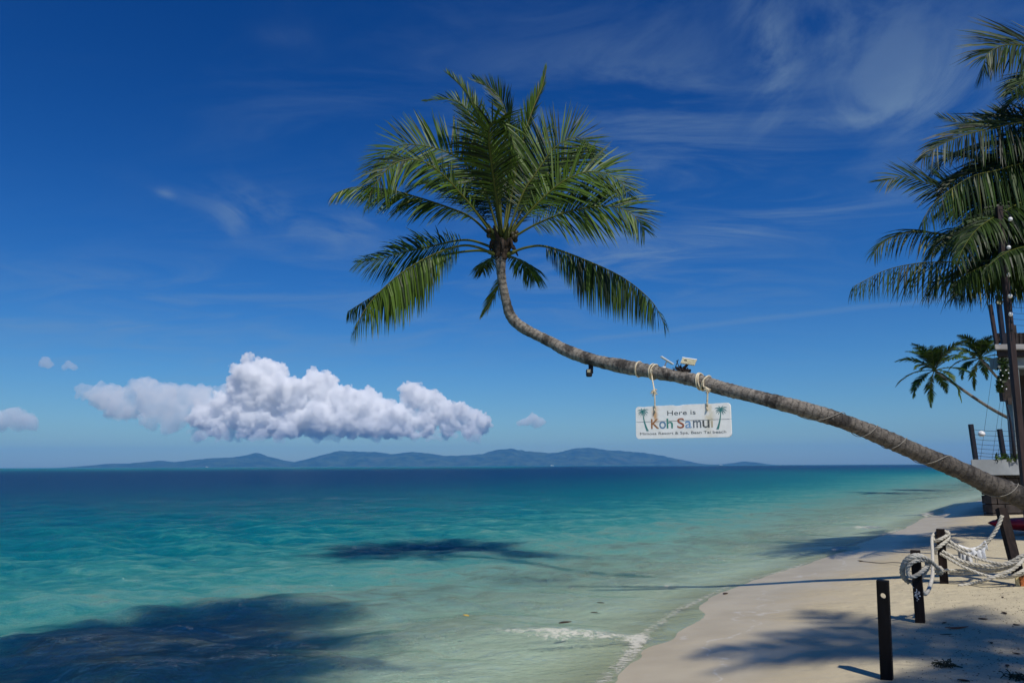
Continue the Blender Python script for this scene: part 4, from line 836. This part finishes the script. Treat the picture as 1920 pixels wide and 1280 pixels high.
rp([(1776, 999, Y3 - .06), (1771, 995, Y3 + .02), (1763, 996, Y3 + .08), (1752, 1000, Y3 + .05), (1747.5, 1010, Y3 - .10), (1748.5, 1036, Y3 - .6), (1749, 1066, Y3 - 1.2), (1747.5, 1084, Y3 - 1.7), (1742, 1103, Y2 + .25), (1735, 1113, Y2 + .10), (1729.5, 1108, Y2 + .08), (1725, 1095, Y2 + .09)], .024, 0, 'smooth white rope drooping from the furthest post down to the middle post', tw=False)
rp([(1750, 1014, Y3 - .03), (1757, 1013, Y3 - .09), (1766, 1009, Y3 - .10), (1775, 1004, Y3 - .06), (1779, 1000, Y3 + .01), (1775, 996, Y3 + .07), (1764, 999, Y3 + .10), (1752, 1008, Y3 + .04), (1750, 1014, Y3 - .03)], .028, 0, 'upper rope turn round the head of the furthest post')
rp([(1752, 1037, Y3 - .02), (1754, 1030, Y3 - .07), (1763, 1023, Y3 - .11), (1773, 1015, Y3 - .09), (1779, 1008, Y3 - .02), (1777, 1003, Y3 + .07), (1763, 1012, Y3 + .10), (1752, 1028, Y3 + .06), (1752, 1037, Y3 - .02)], .030, 0, 'grey slanting rope turn under the head of the furthest post')
def lng(pts, r, label, y0=None, y1=None, dy=0.0):
    x0, x1 = pts[0][0], pts[-1][0]; y0 = Y3 - .05 if y0 is None else y0; y1 = YP - .08 if y1 is None else y1
    return rp([(x, y, y0 + (y1 - y0) * (x - x0) / (x1 - x0) + dy) for x, y in pts], r, 0, label)
lng([(1776, 1011), (1798, 1026), (1820, 1032), (1840, 1026), (1855, 1011), (1866, 996), (1873, 982), (1879, 966)], .030, 'tan rope carrying the white rag up to the prop under the palm', Y3, 10.28)
lng([(1775, 1019), (1808, 1036), (1838, 1048), (1868, 1055), (1892, 1058), (1914, 1050)], .023, 'thin upper rope sagging right from the furthest post')
lng([(1766, 1032), (1786, 1043), (1808, 1053), (1838, 1059), (1868, 1060), (1897, 1052), (1913, 1043), (1924, 1040)], .030, 'thick pale rope sagging lowest in the middle bundle')
lng([(1763, 1035), (1785, 1050), (1815, 1062), (1850, 1067), (1885, 1064), (1908, 1055), (1926, 1046)], .030, 'rope lying just beneath the thick pale rope', dy=.05)
lng([(1762, 1037), (1786, 1051), (1808, 1063), (1838, 1075), (1863, 1081), (1890, 1082), (1912, 1077), (1926, 1070)], .024, 'loose rope sagging to the bottom of the bundle', dy=-.06)
lng([(1764, 1073), (1802, 1075), (1838, 1072), (1868, 1069), (1897, 1060), (1912, 1053), (1926, 1045)], .026, 'dark straight rope running low from the furthest post', dy=.07)
lng([(1754, 1069), (1776, 1068), (1803, 1069), (1832, 1069), (1862, 1067)], .022, 'short stiff tan rope end tied across the furthest post', Y3 - .08, Y3 - .12)
g0 = on_sand(1798, 1098)
rp([(1797, 1098, g0[1]), (1823, 1093.5, g0[1] - .03), (1853, 1085, 9.98), (1880, 1075, 9.94), (1897, 1068, 9.92), (1910, 1058, 9.92), (1918, 1050, 9.96), (1924, 1040, 10.05)], .028, 0, 'rope trailing from the prop down onto the sand')
rp([(1866, 1082, 10.12), (1886, 1081, 10.02), (1902, 1077, 9.94), (1915, 1071, 9.92), (1926, 1064, 9.98)], .026, 0, 'short rope turn low at the foot of the prop')
knot = MB(); kc = at(1761, 1068, Y2 + .12); tuft(knot, kc, 40, .055, .005); knot.lathe(kc, [(.005, -.05), (.036, -.03), (.042, 0), (.034, .03), (.005, .045)], 10, (0.4, 0, 1))
tag(knot.build('rope_knot', M['rope2'], None, True), 'frayed cream rope end with a knot beside the furthest post', 'rope')
# white rag over the tan rope
ru = resample([at(x, y, Y) for x, y, Y in [(1797, 1024, Y3 - .03), (1810, 1029, Y3 - .07), (1822, 1031, Y3 - .11), (1836, 1027, Y3 - .14), (1847, 1017, Y3 - .17)]], n=44); mb = MB(); V = []; nr = 13
for i, p_ in enumerate(ru):
    L_ = 0.14 + .05 * math.sin(i * .55) + .035 * math.sin(i * 1.3 + 1) + .03 * math.sin(i * .21)
    for j in range(nr):
        a = j / (nr - 1) * 2 - 1; dz = -abs(a) * L_; wv = .014 * math.sin(i * .8 + j * .4) * abs(a)
        V.append(p_ + (0.01 * math.sin(i * .9) * abs(a), (-.034 if a < 0 else .034) * min(1, abs(a) * 4) + wv, .034 - (1 - math.cos(min(1, abs(a) * 3) * math.pi / 2)) * .02 + dz))
mb.add(V, [(i * nr + j, (i + 1) * nr + j, (i + 1) * nr + j + 1, i * nr + j + 1) for i in range(len(ru) - 1) for j in range(nr - 1)])
o = mb.build('rag', M['cloth'], None, True); sm_ = o.modifiers.new('thick', 'SOLIDIFY'); sm_.thickness = .003; tag(o, 'tattered white lace rag draped over the tan rope', 'cloth')
# prop under the trunk
fB = on_sand(1909, 1097); tB = at(1877, 953, 10.42)
root = empty('trunk_prop', fB, 'leaning dark timber prop holding up the palm trunk at the right edge', 'prop')
MB().beam(fB + (0.02, 0, .10), tB, .115, .09, 0, .006).build('strut', M['brownpost'], root)
MB().box(fB + (-.035, -.05, .07), (.05, .02, .20), None, 0, .003).build('cleat', M['cream'], root); MB().box(fB + (.045, -.03, .04), (.12, .10, .17), None, 0, .01).build('foot_shoe', M['rust'], root)
tag(MB().tube(catmull([on_sand(1612, 1051.5) + (0, 0, .004), on_sand(1650, 1056) + (0, 0, .01), on_sand(1688, 1060.5) + (0, 0, .05), at(1757, 1068.5, Y3)], 8), .006, 5).build('thin_line', M['navy'], None, True), 'thin dark line running from the furthest post to the waterline', 'cord')

# ------------------------------------------------------------------ beach house corner, terrace and lights
YB = 24.0
def slab(x0, x1, y0, y1, z0, z1, slope, name, m, root):       # side wall runs back along its own line
    V = [(x, y, z) for z in (z0, z1) for (x, y) in ((x0, y0), (x1, y0), (x1 + 4, y1), (x0 + (y1 - y0) * slope, y1))]
    bm = bmesh.new(); vs_ = [bm.verts.new(v) for v in V]
    for f in ((0, 3, 2, 1), (4, 5, 6, 7), (0, 1, 5, 4), (1, 2, 6, 5), (2, 3, 7, 6), (3, 0, 4, 7)): bm.faces.new([vs_[i] for i in f])
    bmesh.ops.bevel(bm, geom=list(bm.edges), offset=.02, segments=2, affect='EDGES'); me = bpy.data.meshes.new(name); bm.to_mesh(me); bm.free(); return link(name, me, m, root, False)
sl0, sl1 = at(1820, 861, YB), at(1820, 891, YB)
root = empty('terrace', (sl0[0], YB, 0), 'raised terrace with a pale concrete edge above dark stonework', 'terrace')
ter = root
slab(sl0[0], 26, YB, YB + 10, sl1[2], sl0[2], .68, 'slab', M['concrete'], root)
st = at(1858, 930, YB + .3); mbS = []
rs = np.random.default_rng(4); z = -0.3; row = 0
while z < sl1[2] - .03:                       # rough stone courses
    h_ = min(0.27, sl1[2] - .004 - z); x = st[0] + (0 if row % 2 else 0.14) - .14 * 0
    x = st[0]; first = True
    while x < st[0] + 3.2:
        w_ = rs.uniform(.3, .52) * (0.55 if first and row % 2 else 1); first = False
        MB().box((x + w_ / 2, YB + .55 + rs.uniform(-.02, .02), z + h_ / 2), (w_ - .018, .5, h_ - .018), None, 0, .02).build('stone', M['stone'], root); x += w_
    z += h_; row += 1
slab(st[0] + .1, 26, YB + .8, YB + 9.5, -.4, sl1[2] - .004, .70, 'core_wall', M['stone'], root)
pl_ = empty('creeping_plant', at(1885, 859, YB + .2), 'small green creeper spilling over the terrace edge', 'plant')
mb = MB()
for k in range(90):
    c0 = at(RNG.uniform(1866, 1908), RNG.uniform(851, 863), YB + RNG.uniform(-.08, .35)); d = unit(RNG.normal(0, 1, 3)); e = unit(np.cross(d, RNG.normal(0, 1, 3))); s_ = RNG.uniform(.05, .11)
    mb.add([c0 - d * s_, c0 + e * s_ * .4, c0 + d * s_, c0 - e * s_ * .4], [(0, 1, 2, 3)], 0, [RNG.uniform(.2, .7)] * 4)
tag(mb.build('leaves', M['leaf'], pl_), kind='stuff')
mb = MB()
for k in range(6): p_ = at(1868 + 7 * k, 861, YB + .1); mb.tube(catmull([p_ - (0, 0, .05), p_ + (.05, 0, .08), p_ + (.12, -.1, .12)], 3), .008, 4)
mb.build('stem', M['weed'], pl_)
def railing(label, posts, wires_y, x0, x1, Y, sag=2.0, w_=.115):
    f0 = posts[0][1]; root = empty('wire_railing', at(f0[0], f0[1], Y), label, 'railing')
    for (tp_, bt_) in posts: MB().beam(at(*bt_, Y), at(*tp_, Y), w_, w_, 0, .006).build('post', M['navy'], root)
    for y in wires_y: MB().tube(catmull([at(x0(y), y - 3, Y), at(x0(y) * .75 + x1 * .25, y - .6, Y), at((x0(y) + x1) / 2, y, Y), at(x1, y + .5, Y)], 6), .006, 4).build('wire', M['navy'], root)
railing('lower wire railing with dark leaning posts on the terrace edge', [((1820, 795), (1829.5, 862)), ((1874, 804), (1883, 861)), ((1932, 812), (1938, 861))], [808, 817, 826, 835, 843, 851, 857], lambda y: 1821 + (y - 795) * .145, 1940, YB + .35)
# house
root = empty('beach_house', (at(1890, 861, YB + 1)[0], YB + 1, sl0[2]), 'dark open beach house with a grey pillar and pale roof edge at the right margin', 'building')
ex0 = at(1865, 650, YB + .5)
MB().beam(at(1909, 861, YB + 1), at(1894.5, 676, YB + 1), .30, .34, 0, .02).build('pillar', M['column'], root)
zt, zb = at(1866, 645, YB + .5)[2], at(1866, 655.5, YB + .5)[2]
slab(ex0[0], 27, YB + .5, YB + 9.5, zb, zt, .72, 'roof_edge', M['roofledge'], root)
z2 = at(1870, 668, YB + .6)[2]; z3 = at(1870, 690, YB + .8)[2]; bx0 = at(1870, 680, YB + .8)[0]
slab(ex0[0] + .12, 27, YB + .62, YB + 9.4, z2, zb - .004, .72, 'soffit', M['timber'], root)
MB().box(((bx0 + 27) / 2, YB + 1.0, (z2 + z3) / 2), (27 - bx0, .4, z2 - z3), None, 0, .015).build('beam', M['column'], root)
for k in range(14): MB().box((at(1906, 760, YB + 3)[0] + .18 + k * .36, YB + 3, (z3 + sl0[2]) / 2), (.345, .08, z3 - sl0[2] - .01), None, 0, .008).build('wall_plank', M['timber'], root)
MB().box((bx0 + .2, YB + .88, z3 - .65), (.30, .20, .85), None, 0, .03).build('wall_lantern', M['timber'], root)
MB().box(at(1892, 752, YB + .8), (.13, .08, .22), None, 0, .01).build('meter_box', M['stone'], root)
for k in range(8):
    MB().beam(at(1884 + k * 7.5, 645.5, YB + .8), at(1883.5 + k * 7.5, 624, YB + .8), .10, .05, 0, .005).build('parapet_plank', M['timber'], root)
MB().box(at(1902, 634, YB + 1.0), (1.1, .06, .34)).build('parapet_board', M['timber'], root)
MB().box(at(1900.5, 617, YB + .95), (.12, .12, .26), None, 0, .01).build('vent', M['stone'], root)
MB().beam(at(1878, 620, YB + .9), at(1893, 638, YB + .9), .06, .05).build('brace', M['timber'], root)
railing('upper deck railing of thin wires above the roof edge', [((1926, 566), (1932, 646))], [556, 566, 577, 588, 599, 610], lambda y: 1894, 1934, YB + .9, 1)
def upost(top, bot, w_, m, label):
    return tag(MB().beam(at(*bot, YB + .7), at(*top, YB + .7), w_, w_, 0, .01).build('roof_post', m, None), label, 'post', 'posts standing on the roof edge')
upost((1856.5, 571), (1868.5, 646), .10, M['pole'], 'reddish brown post rising from the roof corner')
upost((1871, 554), (1882, 646), .12, M['navy'], 'black post on the roof edge carrying a floodlight')
root = empty('floodlight', at(1872, 566, YB + .6), 'small square floodlight on top of the black roof post', 'lamp')
MB().box(at(1873.5, 566, YB + .52), (.19, .12, .13), [[.94, 0, .34], [0, 1, 0], [-.34, 0, .94]], 0, .015).build('housing', M['blackplastic'], root); MB().box(at(1873, 567.5, YB + .45), (.13, .012, .08), [[.94, 0, .34], [0, 1, 0], [-.34, 0, .94]]).build('lens', M['glass'], root)
blade = catmull([at(1884, 748, YB - .1), at(1891, 772, YB - .1), at(1896, 800, YB - .1), at(1900, 832, YB - .1), at(1903, 862, YB + .1)], 6); tag(MB().tube(blade, np.linspace(.012, .055, len(blade)), 8).build('curved_pole', M['navy'], None, True), 'dark curved pole tapering to a point in front of the grey pillar', 'pole')
for (a_, b_, lb) in [((1866.5, 653), (1838, 862), 'leftmost thin line stretched from roof corner to terrace, past the white ball'), ((1884, 690), (1860, 862), 'thin line slanting left beside the second railing post'), ((1888, 690), (1871, 862), 'thin line just left of the curved pole'), ((1883, 735), (1899, 862), 'thin line crossing in front of the curved pole')]:
    tag(MB().tube([at(*a_, YB + .45), at(*b_, YB + .45)], .005, 4).build('guy_line', M['navy'], None), lb, 'wire', 'thin lines above the terrace')
bc = at(1840.5, 813, YB + .45); tag(MB().lathe(bc, [(.003, -.092)] + [(.105 * math.cos(a), .092 * math.sin(a)) for a in np.linspace(-1.3, 1.3, 12)] + [(.003, .092)], 18).tube([bc, at(1845, 811, YB + .45)], .004, 4).build('globe_lamp', M['bulb'], None, True), 'round white globe hanging in the air above the terrace', 'lamp')
# hanging creeper with tiny lamps under the eaves
cr = empty('hanging_creeper', at(1880, 690, YB + .5), 'dark creeper hanging from the eaves dotted with tiny white lamps', 'plant'); mb = MB()
for k in range(420):
    t_ = RNG.uniform(0, 1); cx_ = 1879 + 5 * math.sin(t_ * 5); c0 = at(cx_ + RNG.normal(0, 5 - 2 * t_), 672 + 62 * t_, YB + RNG.uniform(.2, .7)); d = unit(RNG.normal(0, 1, 3)); e = unit(np.cross(d, RNG.normal(0, 1, 3))); s_ = RNG.uniform(.05, .10)
    mb.add([c0 - d * s_, c0 + e * s_ * .5, c0 + d * s_, c0 - e * s_ * .5], [(0, 1, 2, 3)], 0, [RNG.uniform(0, .3)] * 4)
tag(mb.build('leaves', M['leaf2'], cr), kind='stuff')
MB().tube(catmull([at(1872, 668, YB + .4), at(1880, 690, YB + .4), at(1884, 710, YB + .4), at(1881, 735, YB + .4)], 5), .02, 5).build('stem', M['timber'], cr)
for (x, y) in [(1876, 694), (1880, 704), (1876, 712), (1886, 694), (1891, 699), (1893, 683), (1879, 724), (1887, 729), (1892, 709)]: MB().lathe(at(x, y, YB + .12), [(.004, -.022), (.019, -.01), (.019, .01), (.004, .022)], 8).build('lamp', M['bulb'], cr, True)
# tall pole and the string of bulbs
pt, pb = at(1872, 388, 12.5), at(1917.5, 866, 12.5); pf = np.array([pt[0] + (pb[0] - pt[0]) * 1.4, 12.5, 0]); pf[2] = float(sand_z(pf[0], 12.5)) - .2
tag(MB().beam(pf, pt, .088, .088, 0, .006).build('tall_pole', M['pole'], None), 'tall thin reddish brown pole standing in front of the beach house', 'pole')
root = empty('string_lights', at(1876, 395, 12.45), 'string of round white bulbs hanging down beside the tall pole', 'string lights')
MB().tube(catmull([at(1874, 392, 12.45), at(1884, 396, 12.4), at(1892, 404, 12.4), at(1890, 464, 12.4), at(1890, 515, 12.4), at(1892, 560, 12.4), at(1894, 600, 12.4), at(1897, 640, 12.4)], 8), .007, 5).build('cable', M['blackplastic'], root)
for (x, y) in [(1894.5, 411), (1891.5, 464), (1891.5, 515), (1894, 555), (1895, 589)]:
    c0 = at(x, y, 12.38); bo = MB().lathe(c0, [(.003, -.036)] + [(.034 * math.cos(a), .036 * math.sin(a)) for a in np.linspace(-1.2, 1.1, 9)], 12).build('bulb', M['bulb'], root, True); MB().lathe(c0 + (0, 0, .03), [(.016, 0), (.016, .04), (.008, .05)], 8).build('socket', M['blackplastic'], bo)
for (x, y) in [(1894, 570), (1896, 603), (1896.5, 618)]: MB().lathe(at(x, y, 12.38), [(.02, -.03), (.026, .0), (.012, .035)], 8).build('dark_socket', M['blackplastic'], root)
# kayak
root = empty('kayak', at(1890, 985, 17.2), 'red plastic kayak lying on the shaded sand behind the prop', 'kayak'); k0, k1 = at(1853, 984, 17.2), at(1853, 984, 17.2) + (4.2, .5, .02); mb = MB(); V = []; n = 18; mm = 26
for i in range(mm):
    u_ = i / (mm - 1); c_ = k0 + (k1 - k0) * u_; s_ = max(0, 1 - abs(2 * u_ - 1) ** 3.2) ** .62; wd, dp, up_ = .36 * s_ + .01, .17 * s_ + .01, .14 * s_ + .01
    for k in range(n):
        a = 2 * math.pi * k / n; V.append(c_ + (0, wd * math.cos(a), (up_ if math.sin(a) > 0 else dp) * math.sin(a) + .05 * abs(2 * u_ - 1) ** 2))
mb.add(V, [(i * n + k, i * n + (k + 1) % n, (i + 1) * n + (k + 1) % n, (i + 1) * n + k) for i in range(mm - 1) for k in range(n)] + [tuple(range(n)), tuple((mm - 1) * n + k for k in range(n - 1, -1, -1))]); mb.build('hull', M['red'], root, True)
cc = k0 + (k1 - k0) * .5; MB().tube([cc + (math.cos(a) * .5, math.sin(a) * .24, .15) for a in np.linspace(0, 2 * math.pi, 25)], .022, 8).build('cockpit_rim', M['blackplastic'], root, True)
MB().tube(catmull([k0 + (.12, 0, .06), k0 + (.2, -.05, .14), k0 + (.3, 0, .11)], 4), .012, 6).build('grab_loop', M['blackplastic'], root, True)

# ------------------------------------------------------------------ litter on the sand, bits afloat, boats far off
def scrap(P_, s_, m, name, label, cat, group, curl=.3, asp=.4, ang=None):
    a = RNG.uniform(0, 6.28) if ang is None else ang; mb = MB(); V = []; n = 7
    for i in range(n):
        u_ = i / (n - 1) - .5; wd = s_ * asp * math.cos(u_ * 2.9) ** .8 * .5
        for k in (-1, 0, 1):
            x, y = u_ * s_, k * wd; V.append(P_ + (x * math.cos(a) - y * math.sin(a), x * math.sin(a) + y * math.cos(a), .006 + abs(k) * curl * wd + .12 * s_ * (u_ * 2) ** 2 * curl))
    mb.add(V, [(3 * i + k, 3 * i + 3 + k, 3 * i + 4 + k, 3 * i + 1 + k) for i in range(n - 1) for k in (0, 1)])
    o = mb.build(name, m, None, True); sm_ = o.modifiers.new('thick', 'SOLIDIFY'); sm_.thickness = .003; return tag(o, label, cat, group)
for (x, y, s_, lb) in [(1771, 1168, .06, 'curled dark leaf scrap on the sand just above the orange leaf'), (1843, 1161, .085, 'largest dark leaf scrap, alone on the sunlit sand right of the orange leaf'), (1906, 1172, .06, 'dark leaf scrap at the right edge of the sunlit sand'), (1859, 1206, .065, 'dark leaf scrap in the shade below the largest scrap'),
                       (1906, 1226, .06, 'dark leaf scrap in the shade at the right edge'), (1889, 1249, .07, 'dark leaf scrap in the deep shade above the corner weed clump'), (1883, 1150, .10, 'long thin leaf scrap near the right edge of the sunlit sand'), (1807, 1277, .08, 'dark leaf scrap at the bottom edge below the weed clump'),
                       (1880, 1120, .06, 'leaf scrap on the sunlit sand below the mooring ropes'), (1613, 1052, .11, 'dark scrap on the wet sand at the end of the thin line')]:
    scrap(on_sand(x, y), s_, M['drybrown'], 'dry_leaf', lb, 'leaf', 'leaf scraps on the sand', .5)
scrap(on_sand(1794, 1178.5), .24, M['orangeleaf'], 'orange_leaf', 'narrow orange dry leaf on the sand at the shadow edge', 'leaf', None, .5, .16, .12)
scrap(on_sand(1774, 1189.5), .12, M['drybrown'], 'twig', 'short dark twig just below the orange leaf', 'twig', None, .2, .14, .08)
for (x, y, s_, lb) in [(1772, 1249, .13, 'tangled clump of dark weed on the shaded sand right of the nearest post'), (1908, 1272, .17, 'tangled dark weed clump at the bottom right corner of the beach')]:
    c0 = on_sand(x, y); mb = MB()
    for k in range(48):
        p_ = c0 + RNG.normal(0, 1, 3) * (s_ * .2, s_ * .15, 0) + (0, 0, .012); d = unit(RNG.normal(0, 1, 3) * (1, 1, .35)); mb.tube(catmull([p_, p_ + d * .03 + (0, 0, .014), p_ + d * .055], 3), .0035, 4)
    mb.tube(catmull([c0, c0 + (s_ * .5, -.02, .012), c0 + (s_ * .8, -.06, .008)], 3), .005, 4); tag(mb.build('weed_clump', M['weed'], None), lb, 'seaweed', 'weed clumps on the sand')
mb = MB()
for k in range(1300):                          # fine crumbs of leaf and shell
    x = RNG.uniform(1690, 1935); y = RNG.uniform(1100, 1290)
    if RNG.uniform() > 0.25 + 0.75 * (x - 1690) / 230: continue
    P_ = on_sand(x, y); s_ = RNG.uniform(.003, .013); a = RNG.uniform(0, 6.28); dx, dy = math.cos(a) * s_, math.sin(a) * s_ * .5
    mb.add([P_ + (dx, dy, .002), P_ + (-dy, dx * .5, .006), P_ + (-dx, -dy, .002), P_ + (dy, -dx * .5, .004)], [(0, 1, 2, 3)])
tag(mb.build('beach_litter', M['drybrown'], None), kind='stuff')
def afloat(x, y, s_, m, lb, grp):
    P_ = on_z(x, y, .02); P_[2] = float(sea_z(np.array([P_[0]]), np.array([P_[1]]))[0]) + .006; scrap(P_, s_, m, 'floating_leaf', lb, 'leaf', grp, .3, .45)
for (x, y, s_, lb) in [(1060, 1187, .16, 'brown leaf caught on the crest of the small breaking wave'), (1126, 1131, .10, 'brown leaf floating in clear shallows, upper of a close pair'), (1114, 1143, .09, 'brown leaf floating in clear shallows, lower of a close pair'), (1360, 1111, .14, 'dark leaf floating close to the waterline beside the trunk shadow')]: afloat(x, y, s_, M['drybrown'], lb, 'leaves afloat near the shore')
afloat(874, 1168, .11, M['yellowleaf'], 'small yellow leaf floating on the pale water', None)
for (x, Y, ln, lb) in [(1035, 5200, 24, 'tiny white boat far off before the middle of the island'), (388, 6000, 22, 'tiny white boat far off before the left end of the island'), (1352, 6400, 30, 'tiny white boat far off before the right end of the island')]:
    c0 = at(x, 873, Y); c0[2] = 0; root = empty('boat', c0, lb, 'boat', 'boats far out at sea'); mb = MB(); V = []
    for u_, wd in ((-.5, .14), (-.2, .17), (.2, .15), (.5, .01)): V += [c0 + (u_ * ln, -wd * ln, 2.6 + max(0, u_) * 3), c0 + (u_ * ln * .92, 0, -.6), c0 + (u_ * ln, wd * ln, 2.6 + max(0, u_) * 3)]
    mb.add(V, [(3 * i, 3 * i + 1, 3 * i + 4, 3 * i + 3) for i in range(3)] + [(3 * i + 1, 3 * i + 2, 3 * i + 5, 3 * i + 4) for i in range(3)] + [(3 * i, 3 * i + 3, 3 * i + 5, 3 * i + 2) for i in range(3)] + [(0, 2, 1)]); mb.build('hull', M['whitemetal'], root)
    MB().box(c0 + (-ln * .12, 0, 4.4), (ln * .36, ln * .2, 3.6), None, 0, .2).build('cabin', M['whitemetal'], root); MB().tube([c0 + (0, 0, 6), c0 + (0, 0, 11)], .15, 5).build('mast', M['navy'], root)
